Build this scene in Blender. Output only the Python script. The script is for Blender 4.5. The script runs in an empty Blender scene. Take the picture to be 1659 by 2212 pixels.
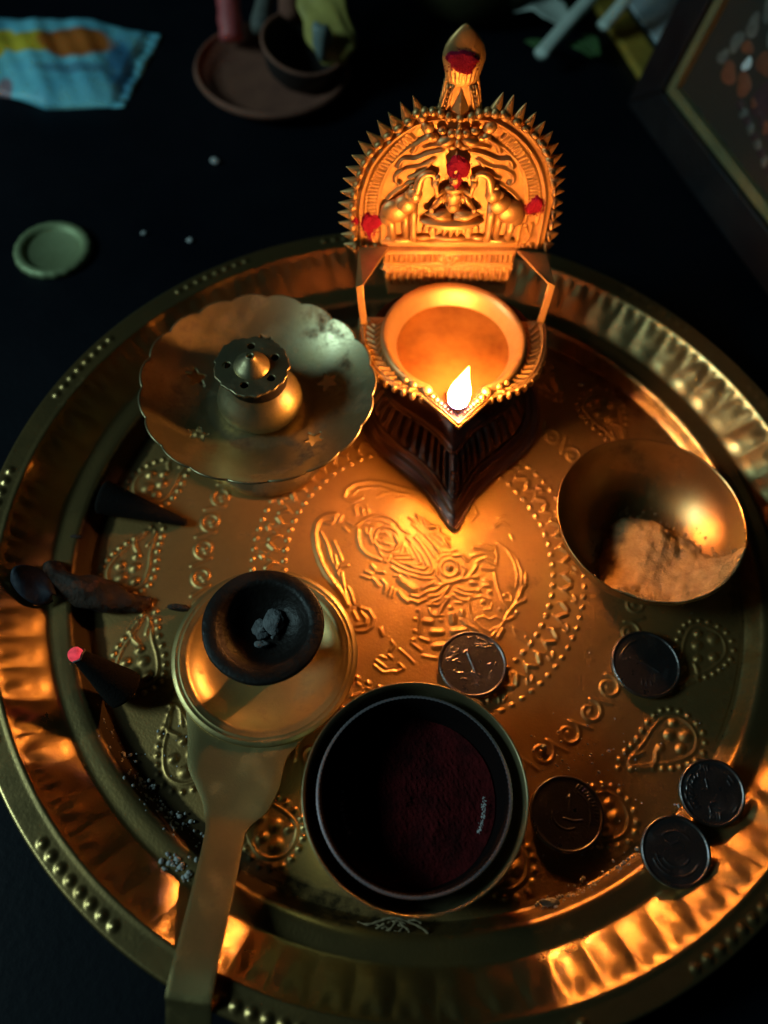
import bpy, math, random
import numpy as np
from mathutils import Vector, Matrix, Euler
random.seed(7); RNG = np.random.default_rng(7)
U = 0.01                      # all coordinates below are written in centimetres
D = bpy.data
sc = bpy.context.scene
R = math.radians

# ------------------------------------------------------------------ camera
cam = D.cameras.new('camera'); cam_ob = D.objects.new('camera', cam)
sc.collection.objects.link(cam_ob); sc.camera = cam_ob
pitch, roll = R(60.885), R(4.94)
fwd = Vector((0, math.cos(pitch), -math.sin(pitch))); rt = Vector((1, 0, 0)); up = rt.cross(fwd)
r2 = rt*math.cos(roll) + up*math.sin(roll); u2 = up*math.cos(roll) - rt*math.sin(roll)
cam_ob.matrix_world = Matrix((( r2.x, u2.x, -fwd.x, -1.529*U), (r2.y, u2.y, -fwd.y, -14.05*U),
                              (r2.z, u2.z, -fwd.z, 28.97*U), (0, 0, 0, 1)))
cam.sensor_fit = 'VERTICAL'; cam.sensor_height = 36; cam.sensor_width = 27
cam.lens = 36*1800/2212; cam.clip_start = 0.005; cam.clip_end = 20
cam.dof.use_dof = True; cam.dof.focus_distance = 28.0*U; cam.dof.aperture_fstop = 5.0

# ------------------------------------------------------------------ world and room light
w = D.worlds.new('World'); sc.world = w; w.use_nodes = True
bg = w.node_tree.nodes['Background']; bg.inputs[0].default_value = (0.35, 0.6, 1.0, 1); bg.inputs[1].default_value = 0.0010
def area(name, loc, target, size, sy, power, col):
    l = D.lights.new(name, 'AREA'); l.shape = 'RECTANGLE'; l.size = size*U; l.size_y = sy*U; l.energy = power; l.color = col
    o = D.objects.new(name, l); sc.collection.objects.link(o); o.location = Vector(loc)*U
    o.rotation_euler = (Vector(target)-Vector(loc)).to_track_quat('-Z', 'Y').to_euler(); return o
area('room_light', (-92, -18, 62), (-8, 8, 0), 30, 30, 3.6, (0.58, 0.96, 0.98))
sc.view_settings.view_transform = 'Standard'; sc.view_settings.look = 'None'; sc.view_settings.exposure = 0; sc.view_settings.gamma = 1
sc.render.engine = 'CYCLES'
cy = sc.cycles; cy.use_denoising = True; cy.max_bounces = 8; cy.glossy_bounces = 5; cy.diffuse_bounces = 4
cy.sample_clamp_indirect = 4; cy.blur_glossy = 0.5; cy.caustics_reflective = True; cy.use_adaptive_sampling = False

# ------------------------------------------------------------------ materials
def rgb(c): return (c[0], c[1], c[2], 1)
def pbr(name, c1, c2=None, rough=0.5, rough2=None, metal=0.0, scale=60, detail=6, bump=0.0, bscale=900, spec=0.5,
        grime=None, gscale=25, glo=0.55, ghi=0.68, coat=0, aniso=0, mid=(0.35, 0.65), sss=0):
    m = D.materials.new(name); m.use_nodes = True; nt = m.node_tree; N = nt.nodes; L = nt.links
    b = N['Principled BSDF']; tc = N.new('ShaderNodeTexCoord'); co = tc.outputs['Object']
    c2 = c2 or c1; rough2 = rough if rough2 is None else rough2
    no = N.new('ShaderNodeTexNoise'); no.inputs['Scale'].default_value = scale; no.inputs['Detail'].default_value = detail
    no.inputs['Roughness'].default_value = 0.65
    L.new(co, no.inputs['Vector'])
    mr = N.new('ShaderNodeMapRange'); mr.inputs[1].default_value = mid[0]; mr.inputs[2].default_value = mid[1]
    L.new(no.outputs['Fac'], mr.inputs[0])
    mx = N.new('ShaderNodeMix'); mx.data_type = 'RGBA'; mx.inputs[6].default_value = rgb(c1); mx.inputs[7].default_value = rgb(c2)
    L.new(mr.outputs[0], mx.inputs[0]); col = mx.outputs[2]
    rr = N.new('ShaderNodeMapRange'); rr.inputs[3].default_value = rough; rr.inputs[4].default_value = rough2
    L.new(mr.outputs[0], rr.inputs[0]); ro = rr.outputs[0]
    b.inputs['Metallic'].default_value = metal
    if grime:
        g = N.new('ShaderNodeTexNoise'); g.inputs['Scale'].default_value = gscale; g.inputs['Detail'].default_value = 8
        g.inputs['Roughness'].default_value = 0.7; L.new(co, g.inputs['Vector'])
        gr = N.new('ShaderNodeMapRange'); gr.inputs[1].default_value = glo; gr.inputs[2].default_value = ghi
        L.new(g.outputs['Fac'], gr.inputs[0])
        m2 = N.new('ShaderNodeMix'); m2.data_type = 'RGBA'; m2.inputs[7].default_value = rgb(grime)
        L.new(gr.outputs[0], m2.inputs[0]); L.new(col, m2.inputs[6]); col = m2.outputs[2]
        m3 = N.new('ShaderNodeMix'); m3.inputs[3].default_value = 0.85
        L.new(gr.outputs[0], m3.inputs[0]); L.new(ro, m3.inputs[2]); ro = m3.outputs[0]
    L.new(col, b.inputs['Base Color']); L.new(ro, b.inputs['Roughness'])
    b.inputs['Specular IOR Level'].default_value = spec
    if coat: b.inputs['Coat Weight'].default_value = coat; b.inputs['Coat Roughness'].default_value = 0.15
    if bump:
        bn = N.new('ShaderNodeTexNoise'); bn.inputs['Scale'].default_value = bscale; bn.inputs['Detail'].default_value = 5
        L.new(co, bn.inputs['Vector'])
        bp = N.new('ShaderNodeBump'); bp.inputs['Strength'].default_value = bump; bp.inputs['Distance'].default_value = 0.0006
        L.new(bn.outputs['Fac'], bp.inputs['Height']); L.new(bp.outputs['Normal'], b.inputs['Normal'])
    m['col'] = 1
    return m
def nodes_of(m): return m.node_tree.nodes, m.node_tree.links

M = {}
M['brass'] = pbr('tray_brass', (.62, .43, .18), (.46, .29, .105), .27, .40, .92, 28, 7, .10, 900, grime=(.07, .055, .03), gscale=45, glo=.60, ghi=.78)
M['brass_floor'] = pbr('tray_floor_brass', (.78, .49, .18), (.60, .34, .12), .40, .52, .93, 22, 8, .14, 1100, grime=(.10, .06, .025), gscale=38, glo=.58, ghi=.80)
M['lamp'] = pbr('lamp_brass', (.74, .46, .19), (.60, .35, .13), .40, .52, .74, 80, 6, .12, 1200)
M['lamp_line'] = pbr('lamp_edge_highlight', (.38, .22, .16), (.28, .15, .11), .28, .4, .85, 50, 6, .05, 900)  # paler than the base: edge highlights put into the colour
M['lamp_dark'] = pbr('lamp_base_brass', (.25, .135, .115), (.18, .09, .075), .30, .42, .80, 50, 6, .12, 900)  # darker, redder brass tone of base, pedestal and keel
M['holder'] = pbr('holder_brass', (.58, .50, .29), (.42, .34, .17), .30, .46, .90, 55, 8, .08, 1200, grime=(.14, .085, .05), gscale=70, glo=.50, ghi=.72)
M['handle'] = pbr('burner_brass', (.62, .46, .20), (.50, .37, .15), .34, .46, .85, 60, 8, .10, 1800, grime=(.30, .20, .08), gscale=90, glo=.55, ghi=.8)
M['bowlbrass'] = pbr('thin_bowl_brass', (.62, .37, .15), (.50, .28, .10), .30, .42, .95, 40, 6, .05, 1200, grime=(.20, .12, .05), gscale=50, glo=.6, ghi=.8)
M['steel'] = pbr('coin_steel', (.30, .27, .27), (.20, .18, .18), .26, .40, .95, 120, 6, .25, 1200, grime=(.10, .07, .06), gscale=110, glo=.58, ghi=.72)
M['cupsteel'] = pbr('cup_steel', (.58, .50, .54), (.42, .35, .38), .4, .55, .8, 90, 6, .1, 1500)
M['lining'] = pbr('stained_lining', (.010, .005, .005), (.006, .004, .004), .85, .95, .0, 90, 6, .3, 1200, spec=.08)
M['soot'] = pbr('soot_black', (.010, .008, .007), (.020, .014, .012), .34, .60, .0, 60, 7, .5, 600, spec=.35)
M['red'] = pbr('kumkum_red', (.36, .012, .055), (.24, .006, .03), .9, .95, 0, 260, 5, 1.0, 1600, spec=.15)
M['redpowder'] = pbr('kumkum_powder', (.10, .006, .008), (.03, .003, .004), .9, .95, 0, 120, 6, 1.0, 1200, spec=.15)
M['powder'] = pbr('pale_powder', (.66, .44, .21), (.48, .30, .13), .92, .97, 0, 160, 8, 1.0, 1500, spec=.1, sss=0)
M['white'] = pbr('white_crumb', (.62, .62, .62), (.48, .48, .48), .8, .9, 0, 200, 5, .6, 900)
M['ash'] = pbr('grey_ash', (.26, .27, .28), (.10, .10, .11), .85, .95, 0, 160, 7, 1.0, 900)
M['char'] = pbr('charred_brown', (.055, .026, .014), (.012, .009, .008), .7, .9, 0, 110, 7, 1.0, 700, grime=(.16, .05, .02), gscale=100, glo=.56, ghi=.7)
M['incense'] = pbr('incense_black', (.006, .005, .005), (.010, .007, .006), .85, .95, 0, 150, 6, .8, 1400, spec=.2)
M['table'] = pbr('table_black', (.0028, .0045, .0085), (.0045, .0065, .011), .45, .65, 0, 9, 6, .25, 300, spec=.16)
M['fibre'] = pbr('dry_fibre', (.34, .25, .14), (.22, .15, .08), .8, .9, 0, 200, 5, .4, 900)
M['lid'] = pbr('lid_metal', (.38, .46, .24), (.30, .36, .18), .45, .55, .35, 60, 5, .3, 700)
M['clay'] = pbr('fired_clay', (.30, .12, .075), (.20, .075, .05), .75, .9, 0, 60, 7, .8, 500)
M['clay_dark'] = pbr('dark_clay', (.025, .014, .012), (.015, .009, .008), .6, .8, 0, 60, 7, .6, 500)
M['pot'] = pbr('dark_brass_pot', (.10, .09, .04), (.05, .045, .02), .5, .6, .6, 40, 6, .3, 500)
M['leaf'] = pbr('green_leaf', (.12, .26, .09), (.08, .18, .06), .5, .6, 0, 90, 5, .3, 500)
M['petal'] = pbr('pale_petal', (.80, .90, .82), (.66, .78, .70), .55, .65, 0, 60, 5, .3, 500)
M['pink'] = pbr('pink_wrapper', (.60, .12, .12), (.48, .08, .09), .5, .6, 0, 60, 5, .4, 300)
M['yellow'] = pbr('yellow_wrapper', (.62, .52, .14), (.42, .35, .10), .35, .5, 0, 70, 6, .8, 200, coat=.5)
M['pouchwhite'] = pbr('clear_film', (.30, .38, .36), (.2, .25, .24), .3, .4, 0, 60, 5, .5, 200)
M['frame'] = pbr('frame_dark_wood', (.010, .008, .010), (.016, .013, .014), .35, .5, 0, 30, 6, .3, 200, spec=.4)
M['gold'] = pbr('frame_gold_line', (.24, .23, .11), (.17, .16, .075), .5, .6, .2, 60, 5, .3, 500)
M['goldwarm'] = pbr('frame_gold_fabric', (.55, .38, .06), (.38, .26, .04), .6, .7, .1, 60, 5, .6, 300)
M['mat_green'] = pbr('picture_mount', (.018, .020, .014), (.030, .022, .014), .6, .7, 0, 20, 5, 0, 100)
M['cloth'] = pbr('pale_blue_cloth', (.78, .88, .92), (.66, .78, .84), .8, .9, 0, 40, 5, .5, 400)
M['teal'] = pbr('dark_teal_print', (.01, .04, .035), (.015, .05, .045), .5, .6, 0, 30, 5, 0, 100)
M['orange'] = pbr('orange_print', (.22, .07, .03), (.14, .045, .02), .6, .7, 0, 120, 5, .4, 300)
M['maroon'] = pbr('maroon_print', (.05, .022, .03), (.03, .013, .018), .6, .7, 0, 120, 5, .4, 300)
M['greyprint'] = pbr('grey_print', (.15, .16, .14), (.07, .075, .07), .6, .7, 0, 150, 6, .4, 300)

# oil with a glossy surface
m = pbr('ghee_oil', (.50, .22, .045), (.20, .06, .012), .08, .16, .25, 38, 4, .10, 200, coat=1.0, mid=(.3, .7)); M['oil'] = m
# flame
m = D.materials.new('flame_glow'); m.use_nodes = True; N, L = nodes_of(m); N.clear()
out = N.new('ShaderNodeOutputMaterial'); em = N.new('ShaderNodeEmission'); tc = N.new('ShaderNodeTexCoord')
sp = N.new('ShaderNodeSeparateXYZ'); cr = N.new('ShaderNodeValToRGB'); st = N.new('ShaderNodeValToRGB')
L.new(tc.outputs['Generated'], sp.inputs[0]); L.new(sp.outputs[2], cr.inputs[0]); L.new(sp.outputs[2], st.inputs[0])
cr.color_ramp.elements[0].position = .07; cr.color_ramp.elements[0].color = (.25, .25, 1, 1)
cr.color_ramp.elements[1].position = .2; cr.color_ramp.elements[1].color = (1, .365, .066, 1)
st.color_ramp.elements[0].position = .0; st.color_ramp.elements[0].color = (.0022,)*3+(1,)
st.color_ramp.elements[1].position = .24; st.color_ramp.elements[1].color = (1, 1, 1, 1)
for p_, v_ in ((.09, .0030), (.42, 1.0), (.62, .25), (.80, .06), (1.0, .02)): e_ = st.color_ramp.elements.new(p_); e_.color = (v_, v_, v_, 1)
mu = N.new('ShaderNodeMath'); mu.operation = 'MULTIPLY'; mu.inputs[1].default_value = 570
L.new(st.outputs[0], mu.inputs[0]); L.new(mu.outputs[0], em.inputs[1]); L.new(cr.outputs[0], em.inputs[0]); L.new(em.outputs[0], out.inputs[0])
M['flame'] = m
m = D.materials.new('ember_glow'); m.use_nodes = True; N, L = nodes_of(m); b = N['Principled BSDF']
b.inputs['Base Color'].default_value = (.4, .05, .07, 1); b.inputs['Roughness'].default_value = .9
tc = N.new('ShaderNodeTexCoord'); no = N.new('ShaderNodeTexNoise'); no.inputs['Scale'].default_value = 500; L.new(tc.outputs['Object'], no.inputs[0])
rp = N.new('ShaderNodeMapRange'); rp.inputs[1].default_value = .3; rp.inputs[2].default_value = .7; rp.inputs[3].default_value = .35; rp.inputs[4].default_value = .75
L.new(no.outputs['Fac'], rp.inputs[0]); L.new(rp.outputs[0], b.inputs['Emission Strength']); b.inputs['Emission Color'].default_value = (1, .07, .10, 1)
M['ember'] = m

# dirt of the tray: a dark ring of old oil and soot in the angle between floor and step, thickest near the incense
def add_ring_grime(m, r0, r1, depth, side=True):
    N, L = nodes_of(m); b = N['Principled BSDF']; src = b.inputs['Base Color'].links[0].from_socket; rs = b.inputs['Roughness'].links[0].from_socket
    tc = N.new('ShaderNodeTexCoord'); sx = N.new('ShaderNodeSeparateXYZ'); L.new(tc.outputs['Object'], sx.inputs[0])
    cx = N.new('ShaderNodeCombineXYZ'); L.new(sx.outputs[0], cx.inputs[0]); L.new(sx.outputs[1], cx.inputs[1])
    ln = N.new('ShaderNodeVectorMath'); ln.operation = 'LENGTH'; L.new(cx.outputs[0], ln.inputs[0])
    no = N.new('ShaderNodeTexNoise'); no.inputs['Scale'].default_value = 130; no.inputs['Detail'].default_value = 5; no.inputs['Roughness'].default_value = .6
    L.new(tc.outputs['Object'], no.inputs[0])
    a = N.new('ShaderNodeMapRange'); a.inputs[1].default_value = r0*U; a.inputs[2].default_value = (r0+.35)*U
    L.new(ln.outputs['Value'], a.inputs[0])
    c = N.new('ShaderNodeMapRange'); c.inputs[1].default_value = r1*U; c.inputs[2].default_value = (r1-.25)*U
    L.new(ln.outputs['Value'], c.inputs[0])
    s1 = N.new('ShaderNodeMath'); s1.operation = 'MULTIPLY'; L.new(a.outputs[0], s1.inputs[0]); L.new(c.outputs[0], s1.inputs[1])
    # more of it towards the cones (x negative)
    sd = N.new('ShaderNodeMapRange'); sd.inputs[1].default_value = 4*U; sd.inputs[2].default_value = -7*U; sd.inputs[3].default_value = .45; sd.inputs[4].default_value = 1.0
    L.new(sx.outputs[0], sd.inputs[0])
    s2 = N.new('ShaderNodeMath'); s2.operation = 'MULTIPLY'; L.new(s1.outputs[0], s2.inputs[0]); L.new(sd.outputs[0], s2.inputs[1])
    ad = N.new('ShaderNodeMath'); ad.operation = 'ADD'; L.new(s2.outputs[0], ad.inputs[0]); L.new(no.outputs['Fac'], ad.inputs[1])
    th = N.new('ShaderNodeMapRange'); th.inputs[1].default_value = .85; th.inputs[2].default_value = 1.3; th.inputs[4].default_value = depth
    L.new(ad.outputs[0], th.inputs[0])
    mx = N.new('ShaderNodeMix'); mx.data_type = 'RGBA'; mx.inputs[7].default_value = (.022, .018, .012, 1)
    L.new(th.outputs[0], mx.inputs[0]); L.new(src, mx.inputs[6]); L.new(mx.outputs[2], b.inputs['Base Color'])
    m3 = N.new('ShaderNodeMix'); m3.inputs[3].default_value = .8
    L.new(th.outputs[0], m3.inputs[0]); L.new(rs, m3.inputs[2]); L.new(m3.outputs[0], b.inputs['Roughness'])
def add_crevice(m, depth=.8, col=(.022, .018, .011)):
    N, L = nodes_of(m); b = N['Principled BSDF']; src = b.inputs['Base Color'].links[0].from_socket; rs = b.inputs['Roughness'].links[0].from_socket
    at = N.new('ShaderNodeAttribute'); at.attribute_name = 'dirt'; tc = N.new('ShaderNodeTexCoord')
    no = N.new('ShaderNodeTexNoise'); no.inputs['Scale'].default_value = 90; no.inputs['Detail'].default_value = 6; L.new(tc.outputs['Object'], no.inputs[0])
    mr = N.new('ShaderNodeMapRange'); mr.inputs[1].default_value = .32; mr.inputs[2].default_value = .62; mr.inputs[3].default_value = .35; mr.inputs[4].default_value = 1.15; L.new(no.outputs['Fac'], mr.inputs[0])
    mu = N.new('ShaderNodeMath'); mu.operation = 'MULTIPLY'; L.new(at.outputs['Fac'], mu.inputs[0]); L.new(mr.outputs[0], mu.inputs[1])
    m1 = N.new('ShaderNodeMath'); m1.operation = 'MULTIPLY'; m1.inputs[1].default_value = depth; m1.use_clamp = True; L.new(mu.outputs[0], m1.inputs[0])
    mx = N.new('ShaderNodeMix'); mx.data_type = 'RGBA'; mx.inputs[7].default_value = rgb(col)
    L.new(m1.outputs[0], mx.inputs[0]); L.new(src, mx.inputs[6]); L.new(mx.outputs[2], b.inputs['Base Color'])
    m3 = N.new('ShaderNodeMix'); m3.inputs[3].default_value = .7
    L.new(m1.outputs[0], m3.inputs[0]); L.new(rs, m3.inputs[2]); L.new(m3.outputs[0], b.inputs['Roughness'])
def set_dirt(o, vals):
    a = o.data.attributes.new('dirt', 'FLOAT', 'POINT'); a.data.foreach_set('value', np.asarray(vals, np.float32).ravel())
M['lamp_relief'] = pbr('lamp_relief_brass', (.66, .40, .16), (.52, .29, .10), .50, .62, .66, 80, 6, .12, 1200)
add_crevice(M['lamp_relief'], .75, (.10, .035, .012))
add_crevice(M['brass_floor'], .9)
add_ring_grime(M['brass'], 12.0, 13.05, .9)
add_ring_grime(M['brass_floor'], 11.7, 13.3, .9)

# ------------------------------------------------------------------ mesh helpers
def link(o, parent=None):
    sc.collection.objects.link(o)
    if parent is not None: o.parent = parent
    return o
def mk(name, V, Fq, mat, parent=None, loc=(0, 0, 0), rot=(0, 0, 0), smooth=True):
    """V: N x 3 in cm, Fq: list of faces or int array (M x 4)"""
    V = np.asarray(V, float)*U
    me = D.meshes.new(name)
    if isinstance(Fq, np.ndarray):
        k = Fq.shape[1]; me.vertices.add(len(V)); me.vertices.foreach_set('co', V.ravel())
        me.loops.add(Fq.size); me.loops.foreach_set('vertex_index', Fq.ravel().astype(np.int32))
        me.polygons.add(len(Fq)); me.polygons.foreach_set('loop_start', np.arange(0, Fq.size, k, dtype=np.int32))
        me.update(calc_edges=True)
    else:
        me.from_pydata(V.tolist(), [], Fq); me.update()
    if smooth: me.polygons.foreach_set('use_smooth', np.ones(len(me.polygons), bool))
    me.materials.append(mat)
    o = D.objects.new(name, me); o.location = Vector(loc)*U; o.rotation_euler = rot
    return link(o, parent)
def tag(o, label, cat, group=None, kind=None):
    if label: o['label'] = label
    if cat: o['category'] = cat
    if group: o['group'] = group
    if kind: o['kind'] = kind
    return o
def empty(name, loc, rot=(0, 0, 0)):
    o = D.objects.new(name, None); o.location = Vector(loc)*U; o.rotation_euler = rot; o.empty_display_size = .01
    return link(o)
class MB:
    def __init__(s): s.v = []; s.f = []; s.n = 0
    def add(s, V, Fs):
        V = [tuple(p) for p in V]; s.v += V; s.f += [tuple(i+s.n for i in f) for f in Fs]; s.n += len(V); return s
    def ell(s, c, r, rot=(0, 0, 0), n=14, m=9):
        E = Euler(rot).to_matrix(); V = []; Fs = []
        for j in range(m+1):
            a = math.pi*j/m
            for i in range(n):
                b = 2*math.pi*i/n
                p = E @ Vector((r[0]*math.sin(a)*math.cos(b), r[1]*math.sin(a)*math.sin(b), r[2]*math.cos(a)))
                V.append((c[0]+p.x, c[1]+p.y, c[2]+p.z))
        for j in range(m):
            for i in range(n):
                Fs.append((j*n+i, j*n+(i+1) % n, (j+1)*n+(i+1) % n, (j+1)*n+i))
        return s.add(V, Fs)
    def tube(s, P, rad, n=8, closed=False):
        P = [Vector(p) for p in P]; k = len(P)
        if not hasattr(rad, '__len__'): rad = [rad]*k
        V = []; Fs = []; prev = None
        for i, p in enumerate(P):
            if closed: t = P[(i+1) % k]-P[i-1]
            else: t = P[min(i+1, k-1)]-P[max(i-1, 0)]
            t.normalize()
            if prev is None: a = t.orthogonal().normalized()
            else: a = (prev - t*prev.dot(t)).normalized()
            prev = a; b = t.cross(a)
            for j in range(n):
                q = 2*math.pi*j/n; w_ = p + (a*math.cos(q)+b*math.sin(q))*rad[i]; V.append(tuple(w_))
        for i in range(k if closed else k-1):
            for j in range(n):
                Fs.append((i*n+j, i*n+(j+1) % n, ((i+1) % k)*n+(j+1) % n, ((i+1) % k)*n+j))
        if not closed: Fs += [tuple(range(n))[::-1], tuple(range((k-1)*n, k*n))]
        return s.add(V, Fs)
    def rev(s, prof, n=64, c=(0, 0), mod=None, a0=0, a1=2*math.pi):
        full = abs(a1-a0-2*math.pi) < 1e-6; cols = n if full else n+1
        V = []; Fs = []
        for i in range(cols):
            a = a0+(a1-a0)*i/n
            for j, (r, z) in enumerate(prof):
                if mod: r, z = mod(r, z, a, j)
                V.append((c[0]+r*math.cos(a), c[1]+r*math.sin(a), z))
        k = len(prof)
        for i in range(n):
            i2 = (i+1) % cols if full else i+1
            for j in range(k-1): Fs.append((i*k+j, i2*k+j, i2*k+j+1, i*k+j+1))
        return s.add(V, Fs)
    def xf(s, fn): s.v = [fn(*p) for p in s.v]; return s
    def build(s, name, mat, parent=None, loc=(0, 0, 0), rot=(0, 0, 0), smooth=True):
        return mk(name, s.v, s.f, mat, parent, loc, rot, smooth)
def smooth_path(P, k=6, closed=False):
    P = [np.array(p, float) for p in P]; n = len(P); out = []
    rng = range(n) if closed else range(n-1)
    for i in rng:
        g = (lambda q: P[q % n]) if closed else (lambda q: P[min(max(q, 0), n-1)])
        a, b, c, d = g(i-1), g(i), g(i+1), g(i+2)
        for j in range(k):
            t = j/k
            out.append(.5*((2*b)+(-a+c)*t+(2*a-5*b+4*c-d)*t*t+(-a+3*b-3*c+d)*t**3))
    if not closed: out.append(P[-1])
    return out
def solid(o, t, off=-1):
    md = o.modifiers.new('thickness', 'SOLIDIFY'); md.thickness = t*U; md.offset = off; return o
def bevel(o, wd, seg=2):
    md = o.modifiers.new('edge', 'BEVEL'); md.width = wd*U; md.segments = seg; md.limit_method = 'ANGLE'; return o

def stroke_field(x0, y0, step, nx, ny, strokes, H=None):
    """raise rounded ridges along polylines on a regular grid; strokes: (half width, height, [x,y,x,y,...])"""
    if H is None: H = np.zeros((ny, nx))
    for wd, h, q in strokes:
        q = np.asarray(q, float).reshape(-1, 2)
        lo = q.min(0)-wd; hi = q.max(0)+wd
        i0 = max(int((lo[0]-x0)/step), 0); i1 = min(int((hi[0]-x0)/step)+2, nx)
        j0 = max(int((lo[1]-y0)/step), 0); j1 = min(int((hi[1]-y0)/step)+2, ny)
        if i1 <= i0 or j1 <= j0: continue
        X, Y = np.meshgrid(x0+step*np.arange(i0, i1), y0+step*np.arange(j0, j1))
        best = np.full(X.shape, 1e9)
        if len(q) == 1: q = np.vstack([q, q+1e-3])
        for a, b in zip(q[:-1], q[1:]):
            d = b-a; L2 = max(d@d, 1e-9)
            t = np.clip(((X-a[0])*d[0]+(Y-a[1])*d[1])/L2, 0, 1)
            best = np.minimum(best, (X-a[0]-t*d[0])**2+(Y-a[1]-t*d[1])**2)
        t = np.clip(1-best/(wd*wd), 0, 1)
        s = H[j0:j1, i0:i1]; np.maximum(s, h*t**1.3, out=s)
    return H
def blur(H, n=1):
    for _ in range(n):
        P = np.pad(H, 1, mode='edge'); H = (P[1:-1, 1:-1]*4+P[:-2, 1:-1]*2+P[2:, 1:-1]*2+P[1:-1, :-2]*2+P[1:-1, 2:]*2+P[:-2, :-2]+P[:-2, 2:]+P[2:, :-2]+P[2:, 2:])/16
    return H
def grid_sheet(x0, y0, step, nx, ny, mask, fn, snap=None):
    """quads of a grid whose four corners lie inside mask; fn maps (X, Y, index arrays) to 3D"""
    q = mask[:-1, :-1] & mask[1:, :-1] & mask[:-1, 1:] & mask[1:, 1:]
    idx = np.arange(nx*ny).reshape(ny, nx)
    Fq = np.stack([idx[:-1, :-1][q], idx[:-1, 1:][q], idx[1:, 1:][q], idx[1:, :-1][q]], 1)
    used = np.unique(Fq); remap = np.zeros(nx*ny, np.int64); remap[used] = np.arange(len(used))
    X, Y = np.meshgrid(x0+step*np.arange(nx), y0+step*np.arange(ny))
    if snap is not None: X, Y = snap(X, Y)
    V = fn(X, Y); V = V.reshape(-1, 3)[used]
    return V, remap[Fq]
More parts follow.
